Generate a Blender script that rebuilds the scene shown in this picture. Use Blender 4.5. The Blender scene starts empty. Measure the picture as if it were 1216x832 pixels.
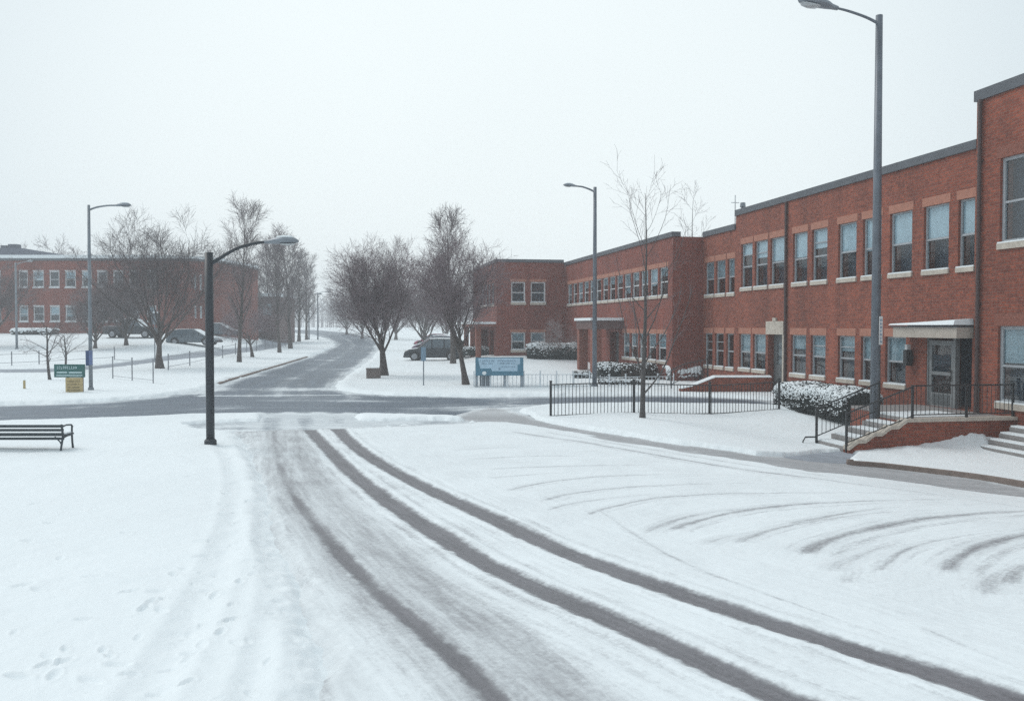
import bpy, math, random
import numpy as np
from mathutils import Vector, Matrix

sc = bpy.context.scene
col = sc.collection
R = math.radians

# ---------------------------------------------------------------- camera
F_PX, W_PX, H_PX = 1080.0, 1216.0, 832.0
EYE = 2.8
PITCH = math.atan(29.0 / F_PX)
cam_d = bpy.data.cameras.new('camera')
cam = bpy.data.objects.new('camera', cam_d)
col.objects.link(cam)
cam.location = (0, 0, EYE)
cam.rotation_euler = (R(90) - PITCH, 0, 0)
cam_d.sensor_fit = 'HORIZONTAL'
cam_d.sensor_width = 36.0
cam_d.lens = 36.0 * F_PX / W_PX
cam_d.clip_start = 0.1
cam_d.clip_end = 3000
sc.camera = cam

# ---------------------------------------------------------------- world, sun, exposure
SUN_EL, SUN_AZ = R(48), R(-62)          # azimuth from +Y towards +X: light from the left, a little ahead
world = bpy.data.worlds.new('World')
sc.world = world
world.use_nodes = True
nt = world.node_tree
nt.nodes.clear()
out = nt.nodes.new('ShaderNodeOutputWorld')
bg = nt.nodes.new('ShaderNodeBackground')
sky = nt.nodes.new('ShaderNodeTexSky')
sky.sky_type = 'NISHITA'
sky.sun_disc = False
sky.sun_elevation = SUN_EL
sky.sun_rotation = SUN_AZ
sky.air_density = 2.0
sky.dust_density = 6.0
hs = nt.nodes.new('ShaderNodeHueSaturation')
hs.inputs['Saturation'].default_value = 0.35
mx = nt.nodes.new('ShaderNodeMix')
mx.data_type = 'RGBA'
mx.inputs['Factor'].default_value = 0.93
# overcast deck: brightest ahead, greyer to the sides and overhead
tc = nt.nodes.new('ShaderNodeTexCoord')
dot = nt.nodes.new('ShaderNodeVectorMath'); dot.operation = 'DOT_PRODUCT'
v = Vector((-0.02, 1.0, 0.16)).normalized()
dot.inputs[1].default_value = v
mr = nt.nodes.new('ShaderNodeMapRange')
mr.inputs['From Min'].default_value = 0.80
mr.inputs['From Max'].default_value = 1.0
mr.interpolation_type = 'SMOOTHSTEP'
noi = nt.nodes.new('ShaderNodeTexNoise')
noi.inputs['Scale'].default_value = 2.2
noi.inputs['Detail'].default_value = 3
cr = nt.nodes.new('ShaderNodeMix'); cr.data_type = 'RGBA'
cr.inputs['A'].default_value = (5.05, 5.75, 6.15, 1)
cr.inputs['B'].default_value = (6.75, 7.35, 7.5, 1)
mul = nt.nodes.new('ShaderNodeMapRange')
mul.inputs['From Min'].default_value = 0.3; mul.inputs['From Max'].default_value = 0.7
mul.inputs['To Min'].default_value = 0.985; mul.inputs['To Max'].default_value = 1.015
vm = nt.nodes.new('ShaderNodeVectorMath'); vm.operation = 'SCALE'
L = nt.links.new
L(tc.outputs['Generated'], dot.inputs[0])
L(tc.outputs['Generated'], noi.inputs['Vector'])
L(dot.outputs['Value'], mr.inputs['Value'])
L(mr.outputs['Result'], cr.inputs['Factor'])
L(noi.outputs['Fac'], mul.inputs['Value'])
L(cr.outputs['Result'], vm.inputs[0])
L(mul.outputs['Result'], vm.inputs['Scale'])
L(sky.outputs['Color'], hs.inputs['Color'])
L(hs.outputs['Color'], mx.inputs['A'])
L(vm.outputs['Vector'], mx.inputs['B'])
L(mx.outputs['Result'], bg.inputs['Color'])
bg.inputs['Strength'].default_value = 0.10
L(bg.outputs['Background'], out.inputs['Surface'])

sun_d = bpy.data.lights.new('sun', 'SUN')
sun_d.energy = 0.85
sun_d.angle = R(25)
sun_d.color = (1.0, 0.97, 0.93)
sun = bpy.data.objects.new('sun', sun_d)
col.objects.link(sun)
sd = Vector((math.sin(SUN_AZ) * math.cos(SUN_EL), math.cos(SUN_AZ) * math.cos(SUN_EL), math.sin(SUN_EL)))
sun.rotation_euler = (-sd).to_track_quat('-Z', 'Y').to_euler()

vs = sc.view_settings
vs.view_transform = 'Standard'
vs.look = 'None'
vs.exposure = 0.47
vs.gamma = 1.0
vs.use_curve_mapping = False
sc.render.engine = 'CYCLES'
cy = sc.cycles
cy.use_denoising = False
cy.max_bounces = 6
cy.diffuse_bounces = 3
cy.glossy_bounces = 3
cy.transmission_bounces = 4
cy.transparent_max_bounces = 12
cy.volume_bounces = 1
cy.use_adaptive_sampling = True
cy.adaptive_threshold = 0.01

# ---------------------------------------------------------------- site frame and terrain
TH = math.atan2(608 - 407, F_PX)        # the school's facade runs away to the left of straight ahead
CT, ST = math.cos(TH), math.sin(TH)
DF = 17.7                               # its distance to the right of the eye


def sstep(a, b, x):
    t = np.clip((x - a) / (b - a), 0, 1)
    return t * t * (3 - 2 * t)


def terrain(X, Y):
    X = np.asarray(X, float); Y = np.asarray(Y, float)
    D = X * CT + Y * ST
    U = -X * ST + Y * CT
    base = 2.0 * sstep(70, 330, Y)
    left = 1.92 * sstep(58, 100, Y) * sstep(-5, -17, D)
    z = np.maximum(base, left)
    z = z + 0.55 * sstep(52, 64, U) * sstep(7.5, 11.5, D) * sstep(120, 90, U)
    z = z - 0.48 * sstep(8, 13, D) * sstep(33, 23, U) * sstep(9, 16, U)
    return z


def T(x, y):
    return float(terrain(x, y))


def ray(px, py):
    a = (px - W_PX / 2) / F_PX
    b = -(py - H_PX / 2) / F_PX
    cp, sp = math.cos(PITCH), math.sin(PITCH)
    return Vector((a, cp + b * sp, -sp + b * cp))


def G(px, py, dz=0.0):
    """ground point seen at a picture position (site survey from the photograph)"""
    d = ray(px, py)
    prev = 1.0
    t = 1.0
    while t < 900:
        p = d * t
        if EYE + p.z <= T(p.x, p.y) + dz:
            lo, hi = prev, t
            for _ in range(40):
                m = (lo + hi) / 2
                p = d * m
                if EYE + p.z <= T(p.x, p.y) + dz:
                    hi = m
                else:
                    lo = m
            p = d * hi
            return Vector((p.x, p.y, EYE + p.z))
        prev = t
        t *= 1.01
    p = d * 900
    return Vector((p.x, p.y, T(p.x, p.y)))


def on(x, y):
    return Vector((x, y, T(x, y)))


def u_of(px, D):
    """position along a wall parallel to the facade at lateral distance D"""
    zc = F_PX * D / (CT * (px - 407.0))
    return (zc - D * ST) / CT


def z_of(py, zc):
    return EYE - (py - 387.0) * zc / F_PX


# ---------------------------------------------------------------- noise
_rng = np.random.RandomState(7)
_tab = _rng.rand(256, 256)


def vnoise(x, y):
    xi = np.floor(x).astype(int); yi = np.floor(y).astype(int)
    fx = x - xi; fy = y - yi
    fx = fx * fx * (3 - 2 * fx); fy = fy * fy * (3 - 2 * fy)
    a = _tab[yi & 255, xi & 255]; b = _tab[yi & 255, (xi + 1) & 255]
    c = _tab[(yi + 1) & 255, xi & 255]; d = _tab[(yi + 1) & 255, (xi + 1) & 255]
    return (a * (1 - fx) + b * fx) * (1 - fy) + (c * (1 - fx) + d * fx) * fy


def fbm(x, y, o=4):
    s = 0; a = 0.5; n = 0
    for k in range(o):
        s = s + a * vnoise(x + 17.3 * k, y - 9.1 * k); n += a
        x = x * 2.03; y = y * 2.03; a *= 0.5
    return s / n


# ---------------------------------------------------------------- materials
MATS = {}


def new_mat(name):
    m = bpy.data.materials.new(name)
    m.use_nodes = True
    MATS[name] = m
    b = m.node_tree.nodes['Principled BSDF']
    return m, m.node_tree, b


def nn(t, kind, **kw):
    n = t.nodes.new(kind)
    for k, v in kw.items():
        setattr(n, k, v)
    return n


def simple(name, c, rough=0.6, metal=0.0, var=0.15, scale=6.0, bump=0.0, spec=0.5):
    m, t, b = new_mat(name)
    n = nn(t, 'ShaderNodeTexNoise'); n.inputs['Scale'].default_value = scale; n.inputs['Detail'].default_value = 5
    co = nn(t, 'ShaderNodeTexCoord'); t.links.new(co.outputs['Object'], n.inputs['Vector'])
    r = nn(t, 'ShaderNodeValToRGB')
    r.color_ramp.elements[0].position = 0.3; r.color_ramp.elements[1].position = 0.7
    r.color_ramp.elements[0].color = tuple(x * (1 - var) for x in c) + (1,)
    r.color_ramp.elements[1].color = tuple(min(1, x * (1 + var)) for x in c) + (1,)
    t.links.new(n.outputs['Fac'], r.inputs['Fac'])
    t.links.new(r.outputs['Color'], b.inputs['Base Color'])
    b.inputs['Roughness'].default_value = rough
    b.inputs['Metallic'].default_value = metal
    b.inputs['Specular IOR Level'].default_value = spec
    if bump:
        bp = nn(t, 'ShaderNodeBump'); bp.inputs['Strength'].default_value = bump; bp.inputs['Distance'].default_value = 0.02
        t.links.new(n.outputs['Fac'], bp.inputs['Height']); t.links.new(bp.outputs['Normal'], b.inputs['Normal'])
    return m


SNOW_C = (0.80, 0.845, 0.865)


def snow_mat(name='snow', bscale=11.0, bst=0.5):
    m, t, b = new_mat(name)
    geo = nn(t, 'ShaderNodeNewGeometry')
    n1 = nn(t, 'ShaderNodeTexNoise'); n1.inputs['Scale'].default_value = 0.35; n1.inputs['Detail'].default_value = 5
    n2 = nn(t, 'ShaderNodeTexNoise'); n2.inputs['Scale'].default_value = bscale; n2.inputs['Detail'].default_value = 7; n2.inputs['Roughness'].default_value = 0.65
    for n in (n1, n2):
        t.links.new(geo.outputs['Position'], n.inputs['Vector'])
    r = nn(t, 'ShaderNodeValToRGB')
    r.color_ramp.elements[0].position = 0.3; r.color_ramp.elements[1].position = 0.65
    r.color_ramp.elements[0].color = tuple(c * 0.95 for c in SNOW_C) + (1,)
    r.color_ramp.elements[1].color = SNOW_C + (1,)
    t.links.new(n1.outputs['Fac'], r.inputs['Fac'])
    t.links.new(r.outputs['Color'], b.inputs['Base Color'])
    b.inputs['Roughness'].default_value = 0.7
    b.inputs['Specular IOR Level'].default_value = 0.25
    bp = nn(t, 'ShaderNodeBump'); bp.inputs['Strength'].default_value = bst; bp.inputs['Distance'].default_value = 0.025
    t.links.new(n2.outputs['Fac'], bp.inputs['Height']); t.links.new(bp.outputs['Normal'], b.inputs['Normal'])
    return m


snow_mat()


def brick_mat(name, c1, c2, mort, var=0.2):
    m, t, b = new_mat(name)
    uv = nn(t, 'ShaderNodeUVMap')
    br = nn(t, 'ShaderNodeTexBrick')
    br.inputs['Scale'].default_value = 1.0
    br.inputs['Brick Width'].default_value = 0.23
    br.inputs['Row Height'].default_value = 0.085
    br.inputs['Mortar Size'].default_value = 0.010
    br.inputs['Mortar Smooth'].default_value = 0.3
    br.inputs['Bias'].default_value = -0.1
    br.inputs['Color1'].default_value = c1 + (1,)
    br.inputs['Color2'].default_value = c2 + (1,)
    br.inputs['Mortar'].default_value = mort + (1,)
    t.links.new(uv.outputs['UV'], br.inputs['Vector'])
    n = nn(t, 'ShaderNodeTexNoise'); n.inputs['Scale'].default_value = 0.6; n.inputs['Detail'].default_value = 6
    n2 = nn(t, 'ShaderNodeTexNoise'); n2.inputs['Scale'].default_value = 9; n2.inputs['Detail'].default_value = 3
    mp = nn(t, 'ShaderNodeMapping'); mp.inputs['Scale'].default_value = (1, 0.25, 1)
    t.links.new(uv.outputs['UV'], mp.inputs['Vector'])
    t.links.new(mp.outputs['Vector'], n.inputs['Vector']); t.links.new(uv.outputs['UV'], n2.inputs['Vector'])
    ad = nn(t, 'ShaderNodeMath', operation='ADD'); t.links.new(n.outputs['Fac'], ad.inputs[0]); t.links.new(n2.outputs['Fac'], ad.inputs[1])
    mp3 = nn(t, 'ShaderNodeMapping'); mp3.inputs['Scale'].default_value = (2.6, 0.16, 1)
    n3 = nn(t, 'ShaderNodeTexNoise'); n3.inputs['Scale'].default_value = 1.0; n3.inputs['Detail'].default_value = 4
    t.links.new(uv.outputs['UV'], mp3.inputs['Vector']); t.links.new(mp3.outputs['Vector'], n3.inputs['Vector'])
    ad0 = ad
    ad = nn(t, 'ShaderNodeMath', operation='MULTIPLY_ADD'); ad.inputs[1].default_value = 0.5
    t.links.new(n3.outputs['Fac'], ad.inputs[0]); t.links.new(ad0.outputs['Value'], ad.inputs[2])
    mr = nn(t, 'ShaderNodeMapRange'); mr.inputs['From Min'].default_value = 0.95; mr.inputs['From Max'].default_value = 1.55
    mr.inputs['To Min'].default_value = 1 - var; mr.inputs['To Max'].default_value = 1 + var
    t.links.new(ad.outputs['Value'], mr.inputs['Value'])
    vm = nn(t, 'ShaderNodeVectorMath', operation='SCALE')
    t.links.new(br.outputs['Color'], vm.inputs[0]); t.links.new(mr.outputs['Result'], vm.inputs['Scale'])
    t.links.new(vm.outputs['Vector'], b.inputs['Base Color'])
    b.inputs['Roughness'].default_value = 0.85
    bp = nn(t, 'ShaderNodeBump'); bp.inputs['Strength'].default_value = 0.5; bp.inputs['Distance'].default_value = 0.008; bp.invert = True
    t.links.new(br.outputs['Fac'], bp.inputs['Height']); t.links.new(bp.outputs['Normal'], b.inputs['Normal'])
    return m


brick_mat('brick', (0.262, 0.062, 0.031), (0.160, 0.036, 0.021), (0.18, 0.09, 0.066), var=0.36)
brick_mat('brick_far', (0.232, 0.050, 0.030), (0.165, 0.036, 0.024), (0.14, 0.065, 0.05), var=0.32)
simple('soldier_brick', (0.21, 0.072, 0.048), 0.85, scale=14, var=0.25, bump=0.3)
simple('lintel_stone', (0.36, 0.155, 0.105), 0.8, scale=5, var=0.12)
simple('pale_stone', (0.47, 0.42, 0.36), 0.8, scale=7, var=0.15, bump=0.2)
simple('fascia', (0.42, 0.37, 0.32), 0.7, scale=4, var=0.1)
simple('coping', (0.080, 0.088, 0.102), 0.5, scale=2, var=0.15)
simple('frame_grey', (0.33, 0.35, 0.37), 0.5, scale=8, var=0.12)
simple('frame_white', (0.55, 0.56, 0.57), 0.5, scale=8, var=0.1)
simple('interior', (0.038, 0.052, 0.072), 0.9)
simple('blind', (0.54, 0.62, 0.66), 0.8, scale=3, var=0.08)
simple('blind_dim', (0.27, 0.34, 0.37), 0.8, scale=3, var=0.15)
simple('door_paint', (0.10, 0.11, 0.115), 0.45)
simple('door_light', (0.19, 0.20, 0.205), 0.5)
simple('pipe', (0.055, 0.03, 0.028), 0.5)
simple('roofing', (0.25, 0.26, 0.27), 0.9)
simple('black_iron', (0.018, 0.02, 0.022), 0.45, scale=20)
simple('bench_paint', (0.028, 0.04, 0.048), 0.5, scale=15, var=0.3)
simple('pole_dark', (0.022, 0.028, 0.036), 0.45, scale=5, var=0.2)
simple('pole_blue', (0.118, 0.135, 0.160), 0.4, metal=0.2, scale=3, var=0.18)
simple('pole_grey', (0.20, 0.225, 0.25), 0.45, metal=0.2, scale=3, var=0.18)
simple('lamp_head', (0.22, 0.245, 0.275), 0.4, metal=0.2)
simple('lens', (0.45, 0.47, 0.48), 0.2)
simple('bark', (0.085, 0.07, 0.064), 0.9, scale=10, var=0.35, bump=0.6)
simple('bark_young', (0.075, 0.068, 0.066), 0.85, scale=12, var=0.3, bump=0.4)
simple('twigs', (0.165, 0.135, 0.140), 0.9, scale=3, var=0.2)
simple('twigs_red', (0.205, 0.158, 0.168), 0.9, scale=3, var=0.2)
simple('twigs_dark', (0.115, 0.095, 0.098), 0.9, scale=3, var=0.2)
simple('twigs_pale', (0.26, 0.22, 0.22), 0.9, scale=3, var=0.2)
simple('leaf_dark', (0.018, 0.024, 0.022), 0.7, scale=9, var=0.4)
simple('leaf_brown', (0.055, 0.04, 0.034), 0.8, scale=9, var=0.4)
simple('sign_green', (0.012, 0.105, 0.098), 0.5, var=0.1)
simple('sign_tan', (0.44, 0.34, 0.17), 0.7, scale=8, var=0.15)
simple('sign_tan_dark', (0.22, 0.18, 0.11), 0.7, scale=8, var=0.15)
simple('sign_pale', (0.42, 0.55, 0.56), 0.6, var=0.1)
simple('sign_blue', (0.07, 0.19, 0.27), 0.5, scale=3, var=0.15)
simple('sign_blue_pale', (0.40, 0.55, 0.67), 0.6, scale=4, var=0.1)
simple('sign_mid', (0.17, 0.26, 0.34), 0.6, scale=4, var=0.1)
simple('banner_navy', (0.03, 0.065, 0.17), 0.5, var=0.1)
simple('banner_blue', (0.14, 0.19, 0.36), 0.5, scale=4, var=0.25)
simple('label_white', (0.55, 0.55, 0.55), 0.6, scale=14, var=0.2)
simple('box_brown', (0.16, 0.13, 0.12), 0.8, scale=3, var=0.15)
simple('post_yellow', (0.42, 0.33, 0.16), 0.7)
simple('tyre', (0.018, 0.018, 0.02), 0.85)
simple('rim', (0.28, 0.29, 0.31), 0.35, metal=0.6)
simple('car_dark', (0.022, 0.028, 0.036), 0.25, var=0.05)
simple('car_slate', (0.115, 0.145, 0.17), 0.25, var=0.05)
simple('car_plum', (0.10, 0.065, 0.11), 0.25, var=0.05)
simple('car_red', (0.28, 0.03, 0.075), 0.25, var=0.05)
simple('car_glass', (0.10, 0.13, 0.155), 0.06, var=0.05)
simple('headlight', (0.5, 0.5, 0.5), 0.15)
simple('taillight', (0.25, 0.02, 0.02), 0.2)
simple('kerb_stone', (0.20, 0.155, 0.135), 0.85, scale=6, var=0.2, bump=0.3)
simple('concrete_step', (0.24, 0.225, 0.22), 0.85, scale=6, var=0.15, bump=0.2)
simple('wire', (0.25, 0.26, 0.28), 0.5, metal=0.3)
simple('white_paint', (0.58, 0.62, 0.65), 0.6)
simple('panel_grey', (0.30, 0.34, 0.38), 0.6)
simple('grey_block', (0.105, 0.115, 0.15), 0.8, scale=2, var=0.1)
simple('dark_wall', (0.12, 0.07, 0.065), 0.85, scale=3, var=0.15)


def glass_mat():
    m, t, b = new_mat('pane')
    t.nodes.remove(b)
    o = [n for n in t.nodes if n.type == 'OUTPUT_MATERIAL'][0]
    tr = nn(t, 'ShaderNodeBsdfTransparent'); tr.inputs['Color'].default_value = (0.86, 0.91, 0.93, 1)
    gl = nn(t, 'ShaderNodeBsdfGlossy'); gl.inputs['Roughness'].default_value = 0.03
    fr = nn(t, 'ShaderNodeFresnel'); fr.inputs['IOR'].default_value = 1.9
    co = nn(t, 'ShaderNodeTexCoord')
    ns = nn(t, 'ShaderNodeTexNoise'); ns.inputs['Scale'].default_value = 1.2
    bp = nn(t, 'ShaderNodeBump'); bp.inputs['Strength'].default_value = 0.06; bp.inputs['Distance'].default_value = 0.05
    t.links.new(co.outputs['Object'], ns.inputs['Vector']); t.links.new(ns.outputs['Fac'], bp.inputs['Height'])
    t.links.new(bp.outputs['Normal'], gl.inputs['Normal'])
    ms = nn(t, 'ShaderNodeMixShader')
    gm = nn(t, 'ShaderNodeNewGeometry')
    iv = nn(t, 'ShaderNodeMath', operation='SUBTRACT'); iv.inputs[0].default_value = 1.0; t.links.new(gm.outputs['Backfacing'], iv.inputs[1])
    mu = nn(t, 'ShaderNodeMath', operation='MULTIPLY'); t.links.new(iv.outputs[0], mu.inputs[0]); t.links.new(fr.outputs['Fac'], mu.inputs[1])
    t.links.new(mu.outputs[0], ms.inputs['Fac']); t.links.new(tr.outputs['BSDF'], ms.inputs[1]); t.links.new(gl.outputs['BSDF'], ms.inputs[2])
    t.links.new(ms.outputs['Shader'], o.inputs['Surface'])


glass_mat()


def worn_mat(name, dark, snow_c=SNOW_C, rough=0.5, streak=(9.0, 0.35), soft=0.22, thin_tone=0.55, speck=30.0, gain=1.9):
    """a road surface whose snow cover is thin or gone where the attribute 'bare' says so;
    wear streaks follow the attributes 'lat' and 'along' (metres across and along the wheel tracks)"""
    m, t, b = new_mat(name)
    geo = nn(t, 'ShaderNodeNewGeometry')
    ab = nn(t, 'ShaderNodeAttribute', attribute_name='bare')
    at = nn(t, 'ShaderNodeAttribute', attribute_name='thin')
    al = nn(t, 'ShaderNodeAttribute', attribute_name='lat')
    ag = nn(t, 'ShaderNodeAttribute', attribute_name='along')
    m1 = nn(t, 'ShaderNodeMath', operation='MULTIPLY'); m1.inputs[1].default_value = streak[0]; t.links.new(al.outputs['Fac'], m1.inputs[0])
    m2 = nn(t, 'ShaderNodeMath', operation='MULTIPLY'); m2.inputs[1].default_value = streak[1]; t.links.new(ag.outputs['Fac'], m2.inputs[0])
    cb = nn(t, 'ShaderNodeCombineXYZ'); t.links.new(m1.outputs[0], cb.inputs[0]); t.links.new(m2.outputs[0], cb.inputs[1])
    ns = nn(t, 'ShaderNodeTexNoise'); ns.inputs['Scale'].default_value = 1.0; ns.inputs['Detail'].default_value = 5; ns.inputs['Roughness'].default_value = 0.6
    t.links.new(cb.outputs[0], ns.inputs['Vector'])
    nf = nn(t, 'ShaderNodeTexNoise'); nf.inputs['Scale'].default_value = speck; nf.inputs['Detail'].default_value = 6; nf.inputs['Roughness'].default_value = 0.7
    t.links.new(geo.outputs['Position'], nf.inputs['Vector'])
    nb = nn(t, 'ShaderNodeTexNoise'); nb.inputs['Scale'].default_value = 1.1; nb.inputs['Detail'].default_value = 5
    t.links.new(geo.outputs['Position'], nb.inputs['Vector'])

    def math2(op, a, bb, c=None):
        n = nn(t, 'ShaderNodeMath', operation=op)
        for i, x in enumerate((a, bb, c)):
            if x is None:
                continue
            if isinstance(x, (int, float)):
                n.inputs[i].default_value = x
            else:
                t.links.new(x, n.inputs[i])
        return n.outputs[0]

    # combined noise, mean about 0.5
    mixn = math2('ADD', math2('MULTIPLY', ns.outputs['Fac'], 0.38), math2('ADD', math2('MULTIPLY', nf.outputs['Fac'], 0.42), math2('MULTIPLY', nb.outputs['Fac'], 0.2)))

    def cover(fac, s):
        # amount of dark showing: bare 0 -> none, 1 -> all, noise in between
        x = math2('ADD', fac, math2('MULTIPLY', math2('SUBTRACT', mixn, 0.5), gain))
        n = nn(t, 'ShaderNodeMapRange', interpolation_type='SMOOTHSTEP')
        n.inputs['From Min'].default_value = 0.5 - s; n.inputs['From Max'].default_value = 0.5 + s
        t.links.new(x, n.inputs['Value'])
        return n.outputs['Result']

    c_b = cover(ab.outputs['Fac'], soft)
    c_t = cover(at.outputs['Fac'], 0.45)
    slush = tuple(s * thin_tone + d * (1 - thin_tone) for s, d in zip(snow_c, dark))
    k1 = nn(t, 'ShaderNodeMix', data_type='RGBA'); k1.inputs['A'].default_value = tuple(snow_c) + (1,); k1.inputs['B'].default_value = slush + (1,)
    t.links.new(c_t, k1.inputs['Factor'])
    dk = nn(t, 'ShaderNodeValToRGB')
    dk.color_ramp.elements[0].position = 0.36; dk.color_ramp.elements[1].position = 0.64
    dk.color_ramp.elements[0].color = tuple(x * 0.70 for x in dark) + (1,); dk.color_ramp.elements[1].color = tuple(x * 1.45 for x in dark) + (1,)
    t.links.new(mixn, dk.inputs['Fac'])
    k2 = nn(t, 'ShaderNodeMix', data_type='RGBA')
    t.links.new(c_b, k2.inputs['Factor']); t.links.new(k1.outputs['Result'], k2.inputs['A']); t.links.new(dk.outputs['Color'], k2.inputs['B'])
    t.links.new(k2.outputs['Result'], b.inputs['Base Color'])
    rr = nn(t, 'ShaderNodeMapRange'); rr.inputs['To Min'].default_value = 0.75; rr.inputs['To Max'].default_value = rough
    t.links.new(c_b, rr.inputs['Value']); t.links.new(rr.outputs['Result'], b.inputs['Roughness'])
    b.inputs['Specular IOR Level'].default_value = 0.3
    bp = nn(t, 'ShaderNodeBump'); bp.inputs['Strength'].default_value = 0.4; bp.inputs['Distance'].default_value = 0.02
    hgt = math2('SUBTRACT', mixn, math2('MULTIPLY', c_b, 0.15))
    t.links.new(hgt, bp.inputs['Height']); t.links.new(bp.outputs['Normal'], b.inputs['Normal'])
    return m


worn_mat('worn_lot', (0.150, 0.146, 0.158), streak=(13.0, 1.1), soft=0.36, thin_tone=0.66, speck=18.0, gain=1.42)
worn_mat('asphalt', (0.106, 0.130, 0.162), streak=(2.2, 0.10), soft=0.35, thin_tone=0.5, speck=6.0)
worn_mat('concrete', (0.33, 0.335, 0.345), streak=(3.0, 0.3), soft=0.4, thin_tone=0.5, rough=0.8, speck=8.0)
worn_mat('path_grey', (0.26, 0.285, 0.32), streak=(3.0, 0.3), soft=0.4, thin_tone=0.5, rough=0.8, speck=6.0)


# ---------------------------------------------------------------- mesh building
def tag(o, label=None, cat=None, group=None, kind=None):
    if label: o['label'] = label
    if cat: o['category'] = cat
    if group: o['group'] = group
    if kind: o['kind'] = kind
    return o


def empty(name, loc=(0, 0, 0), rz=0.0, label=None, cat=None, group=None):
    o = bpy.data.objects.new(name, None)
    col.objects.link(o)
    o.location = loc
    o.rotation_euler = (0, 0, rz)
    o.empty_display_size = 0.3
    return tag(o, label, cat, group)


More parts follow.
